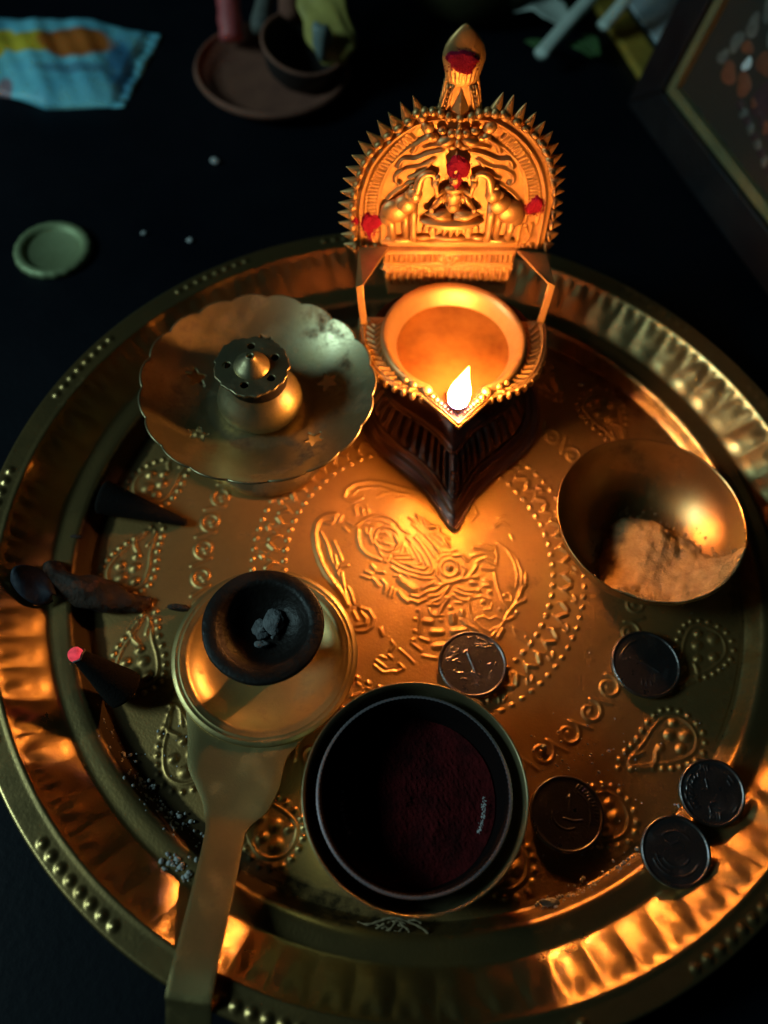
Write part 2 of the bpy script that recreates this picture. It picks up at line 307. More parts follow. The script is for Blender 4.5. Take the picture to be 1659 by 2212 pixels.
FIG=[(0.162,0.10,[-3.41,1.78,-3.76,1.71,-4.01,1.52,-4.14,1.26,-4.16,0.82,-4.02,0.24,-3.8,-0.32,-3.52,-0.79,-3.12,-1.28,-2.78,-1.66,-2.61,-2.01]),
(0.054,0.08,[-3.93,0.96,-3.66,0.51,-3.46,-0.1,-3.16,-0.57,-3.03,-0.9]),
(0.054,0.08,[-3.39,0.61,-3.17,0.2,-2.98,-0.21]),
(0.054,0.08,[-3.58,0.36,-3.38,-0.17]),
(0.054,0.08,[-3.28,-0.0,-3.15,-0.42]),
(0.054,0.08,[-2.73,-0.38,-3.0,-0.48,-3.12,-0.79]),
(0.054,0.08,[-2.94,-0.7,-2.83,-1.18,-2.68,-1.62,-2.58,-1.9]),
(0.054,0.08,[-2.65,-1.28,-2.48,-1.56,-2.38,-1.92]),
(0.054,0.08,[-2.95,1.5,-2.69,1.38]),
(0.054,0.08,[-3.07,1.25,-2.87,1.08]),
(0.054,0.08,[-2.72,1.32,-2.51,1.42]),
(0.074,0.09,[-3.83,1.37,-3.58,1.36,-3.45,1.53,-3.43,1.82]),
(0.074,0.09,[-3.29,1.47,-3.17,1.77]),
(0.114,0.08,[-3.17,2.68,-3.11,2.98,-2.79,3.27,-2.26,3.44,-1.74,3.44,-1.18,3.33,-0.29,3.14]),
(0.054,0.06,[-2.82,2.8,-2.66,3.03,-2.23,3.16,-1.72,3.21,-1.12,3.01,-0.54,2.99]),
(0.054,0.06,[-1.87,2.73,-1.59,2.96,-1.3,2.99]),
(0.054,0.06,[-1.14,2.71,-0.75,2.84]),
(0.054,0.06,[-3.2,2.59,-2.97,2.45,-2.75,2.47,-2.44,2.67]),
(0.054,0.06,[-2.73,2.26,-2.46,2.42,-2.23,2.31]),
(0.054,0.06,[-2.73,2.18,-2.61,1.86]),
(0.054,0.06,[-2.44,2.25,-2.34,1.89]),
(0.054,0.06,[-2.23,2.31,-2.14,2.03]),
(0.067,0.08,[-2.58,1.34,-2.25,1.69,-1.98,1.84,-1.62,1.92,-1.26,1.85,-0.96,1.66,-0.76,1.35,-0.47,1.22]),
(0.051,0.06,[-2.3,1.44,-2.03,1.63,-1.6,1.67,-1.27,1.58,-1.01,1.37,-0.85,1.14]),
(0.051,0.06,[-2.09,1.44,-1.73,1.48]),
(0.088,0.10,[-2.49,1.18,-2.46,0.79,-2.34,0.44,-2.12,0.19,-1.83,0.04,-1.51,-0.03]),
(0.081,0.08,[-2.21,1.25,-2.14,1.02]),
(0.081,0.08,[-2.0,1.27,-2.03,0.99,-1.88,0.64]),
(0.054,0.09,[-0.84,0.94,-0.86,0.68,-1.0,0.47,-1.22,0.37,-1.47,0.41,-1.69,0.54,-1.81,0.77,-1.8,1.05,-1.68,1.28,-1.44,1.41,-1.19,1.39,-0.96,1.23,-0.84,0.94]),
(0.286,0.05,[-1.43,0.84,-1.23,0.94]),
(0.040,0.11,[-1.6,1.11,-1.39,1.19]),
(0.040,0.11,[-1.35,1.13,-1.18,0.95]),
(0.040,0.11,[-1.72,0.86,-1.57,0.71]),
(0.040,0.11,[-1.53,0.92,-1.32,0.94]),
(0.040,0.11,[-1.42,0.69,-1.14,0.66]),
(0.081,0.12,[-1.04,1.08,-0.92,0.83]),
(0.047,0.08,[-1.65,0.47,-1.49,0.17,-1.31,0.11,-1.13,0.13]),
(0.047,0.08,[-1.08,0.31,-0.73,0.36,-0.65,0.76]),
(0.047,0.08,[-1.0,0.22,-0.45,0.31,-0.59,0.69]),
(0.047,0.08,[-0.96,0.07,-0.24,0.13,-0.47,0.66]),
(0.047,0.08,[-1.41,0.1,-1.29,-0.12]),
(0.047,0.08,[-1.14,0.2,-1.26,-0.12]),
(0.057,0.10,[-1.09,-0.06,-0.4,-0.38,0.23,-0.5,0.47,-0.43,0.55,-0.18,0.36,0.27,-0.02,0.86,-0.24,1.08]),
(0.057,0.10,[-0.77,-0.07,-0.24,-0.21,0.18,-0.29,0.32,-0.14,0.08,0.32,-0.34,0.83,-0.56,1.01]),
(0.057,0.10,[-0.49,-0.08,-0.07,-0.12,0.06,-0.03,-0.13,0.34,-0.4,0.75]),
(0.057,0.10,[-0.14,1.21,0.31,0.66,0.61,0.25]),
(0.057,0.10,[0.14,1.28,0.51,0.83,0.74,0.46]),
(0.057,0.10,[0.35,1.3,0.87,0.79]),
(0.067,0.08,[-0.51,1.91,-0.29,1.8,-0.12,1.49]),
(0.067,0.08,[-0.23,2.06,-0.07,1.74]),
(0.067,0.08,[0.03,1.88,0.19,1.61]),
(0.067,0.08,[0.69,1.66,0.7,1.45,0.49,1.31]),
(0.067,0.08,[0.71,1.25,1.0,1.12]),
(0.067,0.08,[0.86,0.95,1.15,0.74]),
(0.128,0.12,[0.3,1.56,0.48,1.61]),
(0.067,0.09,[-2.17,-0.78,-1.89,-0.85]),
(0.067,0.09,[-2.05,-0.58,-1.82,-0.65]),
(0.067,0.09,[-1.84,-0.29,-1.7,-0.43]),
(0.067,0.09,[-1.57,-0.55,-1.33,-0.55]),
(0.067,0.09,[-1.76,-0.82,-1.57,-0.99]),
(0.067,0.09,[-1.41,-0.86,-1.22,-1.03,-1.24,-1.29]),
(0.135,0.05,[-1.57,-1.06,-1.49,-1.09]),
(0.061,0.09,[-1.26,-1.41,-1.18,-1.18]),
(0.061,0.09,[-1.1,-1.5,-1.01,-1.16]),
(0.061,0.09,[-0.95,-1.55,-0.87,-1.22]),
(0.114,0.09,[-0.72,-1.32,-0.57,-1.53,-0.36,-1.69]),
(0.067,0.08,[-1.07,-0.29,-0.81,-0.46,-0.46,-0.54,0.07,-0.68,0.48,-0.66]),
(0.236,0.10,[-0.65,-0.83,-0.18,-1.16]),
(0.054,0.08,[-0.94,-0.66,-0.73,-0.64]),
(0.054,0.08,[-0.64,-0.48,-0.38,-0.69]),
(0.074,0.10,[-0.24,-1.42,0.04,-1.47,0.3,-1.26]),
(0.074,0.10,[-0.26,-1.61,0.05,-1.69,0.32,-1.52]),
(0.074,0.10,[0.19,-1.08,0.62,-0.8]),
(0.074,0.10,[0.3,-1.22,0.67,-1.11,1.0,-0.82]),
(0.074,0.10,[0.41,-1.4,0.79,-1.33,1.18,-0.92]),
(0.074,0.10,[0.43,-1.73,0.8,-1.7,1.09,-1.34]),
(0.189,0.16,[1.16,-0.13,1.16,-0.13]),
(0.054,0.09,[1.49,-0.1,1.42,-0.38,1.17,-0.51,0.92,-0.42,0.82,-0.16,0.9,0.11,1.14,0.25,1.4,0.15,1.49,-0.1]),
(0.054,0.09,[0.65,-0.1,0.7,-0.52,0.92,-0.73,1.3,-0.73,1.64,-0.51]),
(0.054,0.09,[0.71,0.1,0.87,0.35,1.19,0.45]),
(0.054,0.09,[1.66,0.03,1.82,-0.15,1.67,-0.43]),
(0.054,0.09,[0.9,0.54,1.18,0.57,1.39,0.67]),
(0.054,0.09,[1.49,-0.21,1.56,-0.28]),
(0.081,0.09,[1.85,-0.52,2.05,-0.24,2.22,0.05]),
(0.081,0.09,[0.62,-0.91,1.16,-0.78,1.71,-0.54,2.26,-0.41]),
(0.081,0.09,[0.66,1.28,0.88,1.06,1.1,0.8]),
(0.081,0.09,[1.33,0.39,1.61,0.46,1.83,0.24]),
(0.114,0.08,[2.43,-0.01,2.88,-0.02]),
(0.114,0.08,[2.51,-0.54,2.71,-0.56]),
(0.114,0.08,[2.51,-0.73,2.72,-0.71]),
(0.114,0.08,[2.02,-0.66,2.16,-0.68]),
(0.061,0.09,[2.37,1.0,2.84,0.93]),
(0.061,0.09,[2.09,0.86,2.38,0.82,2.84,0.83]),
(0.061,0.09,[2.0,0.45,2.45,0.65,2.87,0.6]),
(0.061,0.09,[2.21,0.24,2.56,0.47,2.91,0.46]),
(0.061,0.09,[2.56,0.35,2.98,0.16]),
(0.054,0.07,[2.97,1.18,3.4,0.9,3.69,0.38,3.82,-0.18,3.75,-0.72]),
(0.054,0.07,[2.91,0.98,3.02,0.59,2.98,0.2]),
(0.054,0.07,[2.92,-0.16,3.03,-0.75,3.24,-1.33,3.44,-1.61]),
(0.061,0.09,[3.79,0.47,3.96,0.02,3.96,-0.36,3.86,-0.98,3.72,-1.4,3.44,-1.79,3.24,-2.24,2.84,-2.78]),
(0.114,0.12,[3.86,-1.09,3.96,-0.74,4.1,-0.6]),
(0.081,0.11,[3.75,-1.39,4.1,-1.2]),
(0.081,0.11,[3.41,-2.07,3.68,-1.93]),
(0.081,0.11,[4.12,-0.42,4.12,-0.12]),
(0.135,0.11,[3.08,-2.79,3.24,-2.46]),
(0.094,0.13,[3.79,-1.72,3.79,-1.72]),
(0.094,0.13,[3.14,-1.67,3.14,-1.67]),
(0.094,0.13,[2.75,-0.99,2.76,-0.99]),
(0.094,0.13,[2.49,-1.44,2.49,-1.44]),
(0.094,0.13,[2.31,-0.97,2.31,-0.97]),
(0.094,0.13,[3.32,-1.08,3.33,-1.08]),
(0.044,0.07,[3.38,-1.28,3.58,-1.3,3.58,-1.04,3.44,-0.94]),
(0.044,0.07,[2.56,-1.73,2.8,-1.7,2.79,-1.48]),
(0.044,0.07,[2.26,-2.12,2.53,-2.02,2.77,-2.12,2.97,-1.98,3.24,-2.06]),
(0.044,0.07,[1.94,-1.34,2.41,-1.2,2.79,-1.3]),
(0.044,0.07,[1.92,-1.38,1.98,-1.82,2.16,-2.31]),
(0.044,0.07,[2.23,-2.19,2.44,-2.46,2.74,-2.58,3.04,-2.4]),
(0.057,0.10,[1.51,-0.9,1.79,-1.02,2.17,-0.98]),
(0.057,0.10,[1.41,-1.07,1.73,-1.19,2.07,-1.2]),
(0.057,0.10,[1.35,-1.25,1.6,-1.41,1.84,-1.43]),
(0.057,0.10,[1.46,-1.53,1.67,-1.55]),
(0.094,0.10,[1.18,-1.38,0.99,-1.69,0.84,-2.1]),
(0.094,0.10,[0.55,-1.62,0.88,-1.44,1.1,-1.08]),
(0.054,0.09,[0.5,-2.03,0.67,-2.16,1.01,-2.09]),
(0.054,0.09,[0.16,-2.06,0.17,-2.92]),
(0.054,0.09,[0.49,-1.92,0.57,-2.09]),
(0.054,0.09,[0.7,-2.01,0.67,-2.16]),
(0.088,0.13,[0.06,-1.99,0.06,-1.99]),
(0.088,0.13,[-0.03,-2.36,-0.02,-2.36]),
(0.088,0.13,[-0.02,-2.83,-0.01,-2.83]),
(0.088,0.13,[-0.06,-3.17,-0.06,-3.17]),
(0.088,0.13,[0.92,-2.31,0.92,-2.31]),
(0.088,0.13,[0.01,-1.71,0.01,-1.71]),
(0.175,0.12,[1.35,-2.06,1.39,-2.31]),
(0.175,0.12,[0.35,-2.4,0.55,-2.4]),
(0.175,0.12,[0.64,-2.8,0.97,-2.77]),
(0.175,0.12,[1.4,-2.7,1.84,-2.62]),
(0.175,0.12,[0.76,-3.35,1.12,-3.29]),
(0.114,0.10,[1.71,-1.88,1.72,-2.02]),
(0.114,0.10,[1.27,-1.77,1.27,-1.78]),
(0.074,0.10,[0.18,-3.06,0.49,-3.17]),
(0.074,0.10,[-0.11,-3.29,0.24,-3.54]),
(0.074,0.10,[0.35,-3.74,0.78,-3.8]),
(0.074,0.10,[1.69,-2.21,1.93,-2.4,2.27,-2.58]),
(0.074,0.10,[1.83,-2.41,2.17,-2.49]),
(0.044,0.08,[3.61,-2.35,3.75,-2.66,4.25,-2.92,4.35,-2.78,4.02,-2.44,3.61,-2.35]),
(0.074,0.08,[4.12,-2.68,4.12,-2.68]),
(0.057,0.11,[-0.85,-3.29,-0.74,-3.45,-0.89,-3.68]),
(0.057,0.11,[-0.94,-3.82,-0.77,-3.94]),
(0.057,0.11,[-1.35,-4.08,-1.01,-4.3]),
(0.057,0.11,[-0.53,-3.57,-0.25,-3.79,0.02,-4.04]),
(0.057,0.11,[-1.4,-4.27,-1.06,-4.51,-0.64,-4.41]),
(0.057,0.11,[-0.5,-4.12,-0.32,-4.28,-0.6,-4.47]),
(0.057,0.11,[-1.2,-3.91,-1.0,-3.96]),
(0.088,0.12,[-2.34,-2.29,-2.18,-2.56]),
(0.088,0.12,[-2.07,-2.26,-1.85,-2.49,-1.86,-2.71,-2.16,-2.81]),
(0.094,0.11,[-2.12,-2.09,-1.78,-2.16,-1.58,-2.47,-1.62,-2.8,-1.81,-2.99,-2.14,-3.04]),
(0.114,0.10,[-1.28,-2.87,-1.2,-3.08]),
(0.061,0.10,[-1.96,-4.99,-1.86,-5.05]),
(0.061,0.10,[-1.62,-5.11,-1.49,-5.15]),
(0.061,0.10,[-2.11,-5.47,-2.02,-5.54]),
(0.063,0.07,[2.02,2.74,2.19,2.37,1.95,2.01]),
(0.063,0.07,[2.88,1.86,3.21,2.09,3.46,1.92]),
(0.063,0.07,[3.04,2.26,3.29,2.38]),
(0.063,0.07,[3.55,1.55,3.63,1.37]),
(0.063,0.07,[0.02,1.96,0.55,1.44,1.14,1.13]),
(0.063,0.07,[-0.38,1.64,0.05,1.3]),
(0.055,0.05,[3.05,1.13,3.63,0.72,3.88,0.29])]

# ================================================================== THE TABLE
TZ = -0.35
n = 60
MBt = MB()
for j in range(2):
    for i in range(2): pass
o = mk('table_surface', [(-160, -120, TZ), (160, -120, TZ), (160, 200, TZ), (-160, 200, TZ)], [(0, 1, 2, 3)], M['table'], smooth=False)
o['kind'] = 'structure'; o['label'] = 'black table surface under the brass tray'
o.name = 'table_surface'

# ================================================================== THE TRAY
tray = empty('brass_tray', (0, 0, 0))
tag(tray, 'large round brass tray with fluted wall, beaded rim and embossed floor', 'tray')
# --- embossed floor
strokes = []
for i in range(0, len(FIG)): strokes.append((FIG[i][0]*.88, FIG[i][1]*.85, FIG[i][2]))
def pol(r, a): return r*math.cos(a), r*math.sin(a)
def pstroke(wd, h, ra): 
    q = []
    for r, a in ra: q += list(pol(r, a))
    strokes.append((wd, h, q))
for k in range(74):
    a = R(4.1+4.865*k); pstroke(.095, .12, [(5.18, a), (5.20, a+.012)])
for k in range(90):
    a = R(-4.0+4*k); pstroke(.085, .11, [(6.38, a), (6.40, a+.01)])
for k in range(30):                       # leaf pairs with a small square between the two dotted rings
    a = R(-9.2+12*k)
    pstroke(.11, .12, [(5.62, a+.05), (5.86, a+.085)]); pstroke(.11, .12, [(5.62, a-.05), (5.86, a-.085)])
    pstroke(.05, .07, [(5.45, a+.055), (5.8, a+.02)]); pstroke(.05, .07, [(5.45, a-.055), (5.8, a-.02)])
    pstroke(.07, .10, [(6.02, a+.018), (6.12, a-.005)]); pstroke(.05, .09, [(5.95, a-.02), (6.1, a-.03)])
for k in range(44):                       # running scroll
    a = R(-55.9+8.182*k); c = np.array(pol(8.27, a)); q = []
    for t in np.linspace(0, 1, 22):
        rr = .46*(1-.62*t); b = a+2.2-t*6.6
        q += [c[0]+rr*math.cos(b), c[1]+rr*math.sin(b)]
    e = pol(8.70, a+R(8.182)*.62); strokes.append((.075, .085, list(e)+q)); strokes.append((.14, .07, [c[0], c[1]]))
def paisley(a0, var):
    rg = np.random.default_rng(var)
    def P(u, v): return pol(10.05+v, a0+R(1)*u)          # u in degrees along the ring, v outwards in cm
    out_ = smooth_path([(-8.6, .15), (-5, .75), (-1, 1.55), (3.5, 2.05), (7.2, 1.75), (8.6, .95), (7.2, .25), (3, -.02), (-2, .0), (-6, -.05)], 7, True)
    L_ = 0; last = None; acc = 0
    for p in out_:                                       # beads along the outline
        xy = np.array(P(*p))
        if last is None or np.linalg.norm(xy-last) > .30:
            last = xy; strokes.append((.115, .13, [xy[0], xy[1]]))
    inn = [P(u*.82+.4, (v-.85)*.74+.88) for u, v in out_]
    strokes.append((.06, .07, [w_ for p in inn for w_ in p]+list(inn[0])))
    for u, v, s_ in [(4.9, 1.25, .24), (3.0, .75, .21), (1.9, 1.35, .19), (5.6, .72, .16), (.2, .8, .16)]:
        x, y = P(u+rg.normal()*.2, v+rg.normal()*.04); strokes.append((s_, .15, [x, y, x+.05, y+.04]))
    q = []
    for t in np.linspace(0, 1, 12): q += list(P(-1.0-5.5*t, .75+.35*math.sin(t*3.1)-.35*t))
    strokes.append((.10, .09, q))
    x, y = P(-2.6, .42); x2, y2 = P(-5.2, .22); strokes.append((.08, .09, [x, y, x2, y2]))
for k in range(18): paisley(R(4+20*k), k)
ST = .036; NX = int(25.0/ST)+1; X0 = -12.5
H = stroke_field(X0, X0, ST, NX, NX, strokes)
H = blur(H, 1)
Xg, Yg = np.meshgrid(X0+ST*np.arange(NX), X0+ST*np.arange(NX)); Rg = np.hypot(Xg, Yg)
wob = .018*np.sin(Xg*.9+1)*np.cos(Yg*.7)+.012*np.sin(Xg*1.9-Yg*1.3)
def floor_fn(X, Y): return np.stack([X, Y, H*.66+wob*(Rg < 12.3)], -1)
def floor_snap(X, Y):
    r = np.hypot(X, Y); s = np.where(r > 12.40, 12.45/np.maximum(r, .1), 1.0); return X*s, Y*s
V, Fq = grid_sheet(X0, X0, ST, NX, NX, Rg < 12.46, floor_fn, floor_snap)
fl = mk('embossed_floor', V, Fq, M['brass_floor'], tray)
Bl = H
for _ in range(9): Bl = blur(Bl, 1)
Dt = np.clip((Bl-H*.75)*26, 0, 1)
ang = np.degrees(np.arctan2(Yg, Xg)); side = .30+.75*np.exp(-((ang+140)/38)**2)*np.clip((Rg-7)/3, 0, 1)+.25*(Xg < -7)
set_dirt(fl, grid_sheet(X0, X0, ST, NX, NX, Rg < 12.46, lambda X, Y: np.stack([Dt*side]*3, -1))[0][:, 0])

# --- step, fluted wall and beaded rim
prof = [(12.30, -.03), (12.42, -.012), (12.48, .015), (12.53, .06), (12.57, .14)]
prof += [(12.60+.22*t, .16+.42*t) for t in np.linspace(.1, 1, 6)]
prof += [(12.90, .64), (12.98, .675), (13.08, .69), (13.3, .685), (13.5, .67), (13.62, .66)]
nw = 17
prof_w0 = len(prof)
prof += [(13.70+1.38*t, .67+1.10*(t**1.12)) for t in np.linspace(0, 1, nw)]
prof_w1 = len(prof)
prof += [(15.12, 1.83), (15.17, 1.86), (15.24, 1.855), (15.32, 1.84)]
prof += [(15.36+.055*i, 1.835) for i in range(12)]
prof += [(16.01, 1.83), (16.06, 1.80), (16.08, 1.75), (16.05, 1.70), (15.98, 1.68), (15.4, 1.70), (15.1, 1.64)]
prof += [(13.75, .52), (13.0, .50), (12.9, .0), (12.5, -.2), (6, -.2), (0, -.2)]
NF = 76
jit = RNG.uniform(.55, 1.25, NF); jj = RNG.uniform(-.06, .06, NF)
bead_groups = [R(-133.9+25.714*g) for g in range(14)]
NT = 1800
P_ = np.array(prof); K = len(prof)
TH = np.linspace(0, 2*math.pi, NT, endpoint=False)
RR = np.repeat(P_[:, 0][None], NT, 0); ZZ = np.repeat(P_[:, 1][None], NT, 0)
f = TH*NF/(2*math.pi); ki = np.floor(f).astype(int) % NF; ph = f-np.floor(f)+jj[ki]
for j in range(prof_w0, prof_w1):
    t = (j-prof_w0)/(nw-1)
    ph2 = np.clip(ph+.30*(t-.5)*jj[ki]*12, 0, 1)
    top = .90-.16*np.abs(2*ph-1)**2+.10*(jit[ki]-.9)
    win = np.clip(t/.30, 0, 1)**1.2*np.clip((top-t)/.26, 0, 1)**.8
    dome = np.clip(np.sin(np.pi*ph2), 0, 1)**1.2
    hh = (.060+.030*np.cos(TH-R(-35)))*jit[ki]*dome*win+.018*np.sin(ph*12.6+ki)*np.clip((t-.55)/.3, 0, 1)*np.clip((1-t)/.1, 0, 1)
    RR[:, j] -= hh*.62; ZZ[:, j] += hh*.78
for g in bead_groups:                                     # embossed beads on the flat rim
    for k in range(8):
        a = g+R(1.73)*k
        for j in range(prof_w1+2, prof_w1+17):
            dth = (TH-a+math.pi) % (2*math.pi)-math.pi
            d2 = (dth*15.72)**2+(P_[j, 0]-15.70)**2
            ZZ[:, j] = np.maximum(ZZ[:, j], P_[j, 1]+.085*np.clip(1-d2/.19**2, 0, 1)**1.2)
ZZ += (.012*np.sin(3*TH+1)+.008*np.sin(7*TH))[:, None]*(RR > 13)
V = np.stack([RR*np.cos(TH)[:, None], RR*np.sin(TH)[:, None], ZZ], -1).reshape(-1, 3)
I = np.arange(NT)[:, None]*K+np.arange(K-1)[None]; I2 = ((np.arange(NT)+1) % NT)[:, None]*K+np.arange(K-1)[None]
Fq = np.stack([I, I2, I2+1, I+1], -1).reshape(-1, 4)
mk('fluted_rim', V, Fq, M['brass'], tray)

# ================================================================== THE OIL LAMP
LAMP_LOC = (.8, 7.7, 0.02); LAMP_ROT = R(4.5)
lamp = empty('oil_lamp', LAMP_LOC, (0, 0, LAMP_ROT))
tag(lamp, 'ornate brass oil lamp with spiked arch back and leaf shaped bowl', 'oil lamp')
def shear(x, y, z): return (x-.05*z, y, z)
half = [(0, 3.25), (1.2, 3.2), (2.4, 2.9), (3.4, 1.9), (3.85, .6), (3.85, -.8), (3.45, -2.05), (2.7, -2.95), (1.85, -3.72), (1.02, -4.58), (.50, -5.45), (.20, -6.02), (0, -6.22)]
hs = [tuple(p) for p in smooth_path(half, 10)]
# resample by arc length
def resample(P, n_):
    P = np.array(P); s = np.r_[0, np.cumsum(np.hypot(*np.diff(P, axis=0).T))]; t = np.linspace(0, s[-1], n_)
    return np.stack([np.interp(t, s, P[:, 0]), np.interp(t, s, P[:, 1])], 1)
hr = resample(hs, 150)
ring = np.vstack([hr, (hr*[-1, 1])[-2:0:-1]])             # closed leaf outline
def leaf_sec(z, sx, sf, sb, off=0, groove=0):
    x = ring[:, 0]*sx; y = np.where(ring[:, 1] < 0, ring[:, 1]*sf, ring[:, 1]*sb)
    nx = np.gradient(y); ny = -np.gradient(x); l = np.hypot(nx, ny)+1e-9
    g = 0
    if groove:
        s = np.arange(len(x)); g = groove*(((s % 7) < 4)*1.0)
        g = g*(ring[:, 1] < 1.5)
    sg = 1 if (nx*x+ny*y).sum() > 0 else -1
    return np.stack([x+sg*nx/l*(off+g), y+sg*ny/l*(off+g), z+g*.95+0*x], 1)
secs = [leaf_sec(0, .97, .975, .97), leaf_sec(.05, 1, 1, 1), leaf_sec(.16, 1.0, 1, 1), leaf_sec(.22, .985, .985, .985), leaf_sec(.27, .95, .955, .95), leaf_sec(.34, .905, .915, .92), leaf_sec(.44, .91, .915, .92), leaf_sec(.52, .89, .895, .90), leaf_sec(.57, .84, .835, .87)]
for t in np.linspace(0, 1, 8):
    z = .62+.86*t; sx = .825-.145*t; sf = .81-.255*t; sb = .86-.08*t
    gv = 0 if t in (0, 1) else .13
    secs.append(leaf_sec(z, sx, sf, sb, 0, gv))
secs += [leaf_sec(1.52, .685, .56, .78, .05), leaf_sec(1.60, .68, .555, .78, .05), leaf_sec(1.66, .66, .53, .76)]
secs += [leaf_sec(1.72, .61, .47, .72), leaf_sec(1.95, .52, .37, .64), leaf_sec(2.3, .49, .34, .6), leaf_sec(2.7, .56, .38, .64), leaf_sec(3.1, .68, .45, .72), leaf_sec(3.5, .80, .54, .8), leaf_sec(3.78, .86, .60, .84)]
def loft(secs):
    m_ = MB(); n_ = len(secs[0]); V = np.vstack(secs).tolist(); Fs = []
    for j in range(len(secs)-1):
        for i in range(n_): Fs.append((j*n_+i, j*n_+(i+1) % n_, (j+1)*n_+(i+1) % n_, (j+1)*n_+i))
    return m_.add(V, Fs)
loft(secs[:20]).xf(shear).build('base', M['lamp_dark'], lamp)
loft(secs[19:]).xf(shear).build('pedestal', M['lamp_dark'], lamp)
m_ = MB()  # ridge lines along the base, paler to draw its edge highlights
for z_, sx_, sf_, sb_, rd_ in ((.60, .845, .838, .87, .055), (1.50, .70, .575, .79, .06), (.20, .995, .998, .99, .05)):
    m_.tube(leaf_sec(z_, sx_, sf_, sb_).tolist(), rd_, 7, True)
m_.xf(shear).build('base_moulding', M['lamp_line'], lamp)
m_ = MB().ell((0, -4.35, 1.08), (.17, .34, .24), (R(-35), 0, 0)).ell((0, -4.9, .82), (.1, .12, .1))
m_.xf(shear).build('keel_ornament', M['lamp_dark'], lamp)

# lip plate as a relief sheet
lh = [(0, 3.35), (2.6, 3.35), (3.3, 3.2), (3.5, 2.2), (3.62, 1.1), (3.62, .4), (3.5, -.45), (3.12, -1.4), (2.62, -1.98), (1.9, -2.38), (1.3, -2.58), (0, -4.02)]
lo_ = [lh[0]]+lh[1:3]+[tuple(p) for p in smooth_path(lh[3:11], 6)]+[(1.25, -2.66), lh[-1]]
lip = np.array(lo_+[(-x, y) for x, y in lo_[::-1]][1:-1])
def in_poly(X, Y, P):
    c = np.zeros(X.shape, bool); n_ = len(P)
    for i in range(n_):
        x1, y1 = P[i]; x2, y2 = P[(i+1) % n_]
        if y1 == y2: continue
        cond = ((y1 > Y) != (y2 > Y)) & (X < (x2-x1)*(Y-y1)/(y2-y1)+x1); c ^= cond
    return c
sl = []
for sg in (-1, 1):
    for k in range(17):                                   # chevron leaves between bowl and edge
        a = R(8-5.3*k); c0 = np.array([3.08*math.cos(a), .25+2.95*math.sin(a)]); tdir = np.array([math.sin(a), -math.cos(a)])
        if c0[1] < -2.35: continue
        no_ = np.array([math.cos(a), math.sin(a)])
        p1 = c0+tdir*.02; p2 = c0+no_*.26-tdir*.24; p3 = c0-no_*.20-tdir*.24
        sl.append((.062, .10, [sg*p1[0], p1[1], sg*p2[0], p2[1]])); sl.append((.062, .10, [sg*p1[0], p1[1], sg*p3[0], p3[1]]))
    q = []
    for x, y in smooth_path([(3.52, .9), (3.5, .1), (3.3, -.75), (2.95, -1.45), (2.45, -1.95), (1.8, -2.28), (1.25, -2.48)], 5): q += [sg*x, y]
    sl.append((.06, .07, q))
    q = []
    for x, y in [(1.22, -2.62), (0, -3.94)]: q += [sg*x, y]
    sl.append((.09, .12, q))
sx_ = .035; nx_ = int(7.6/sx_)+1; ny_ = int(7.8/sx_)+1
Hl = blur(stroke_field(-3.8, -4.2, sx_, nx_, ny_, sl))
Xl, Yl = np.meshgrid(-3.8+sx_*np.arange(nx_), -4.2+sx_*np.arange(ny_))
hole = (Xl**2+(Yl-.05)**2 < 2.5**2) | (in_poly(Xl, Yl, np.array([(-1.1, -2.2), (1.1, -2.2), (0, -3.45)])))
V, Fq = grid_sheet(-3.8, -4.2, sx_, nx_, ny_, in_poly(Xl, Yl, lip) & ~hole & ((Yl < 1.15) | (Xl**2+(Yl-.05)**2 < 2.86**2)), lambda X, Y: np.stack([X-.05*4, Y, 4.0+Hl], -1))
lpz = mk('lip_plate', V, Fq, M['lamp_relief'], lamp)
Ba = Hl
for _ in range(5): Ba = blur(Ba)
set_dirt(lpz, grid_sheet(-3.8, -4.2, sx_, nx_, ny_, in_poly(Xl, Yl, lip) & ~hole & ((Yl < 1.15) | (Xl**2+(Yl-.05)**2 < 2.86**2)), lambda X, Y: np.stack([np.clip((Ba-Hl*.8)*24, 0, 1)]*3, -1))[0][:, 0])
solid(lpz, .16)
eb = [(x, y, 3.93) for x, y in lip if y < 1.2]; kk = [i for i, p in enumerate([(x, y) for x, y in lip]) if p[1] < 1.2]
m_ = MB().tube(eb, .085, 7)
m_.xf(shear).build('lip_edge', M['lamp'], lamp)
for sg in (-1, 1):                                        # hanging lobes under the lip edge
    path = resample(smooth_path([(3.42, -.75), (3.12, -1.42), (2.62, -1.99), (1.9, -2.4), (1.3, -2.62)], 6), 9)
    for i, (x, y) in enumerate(path):
        MB().ell((sg*x, y-.05, 3.80), (.13, .11, .22), (0, 0, 0), 10, 6).xf(shear).build('lip_lobe', M['lamp'], lamp)
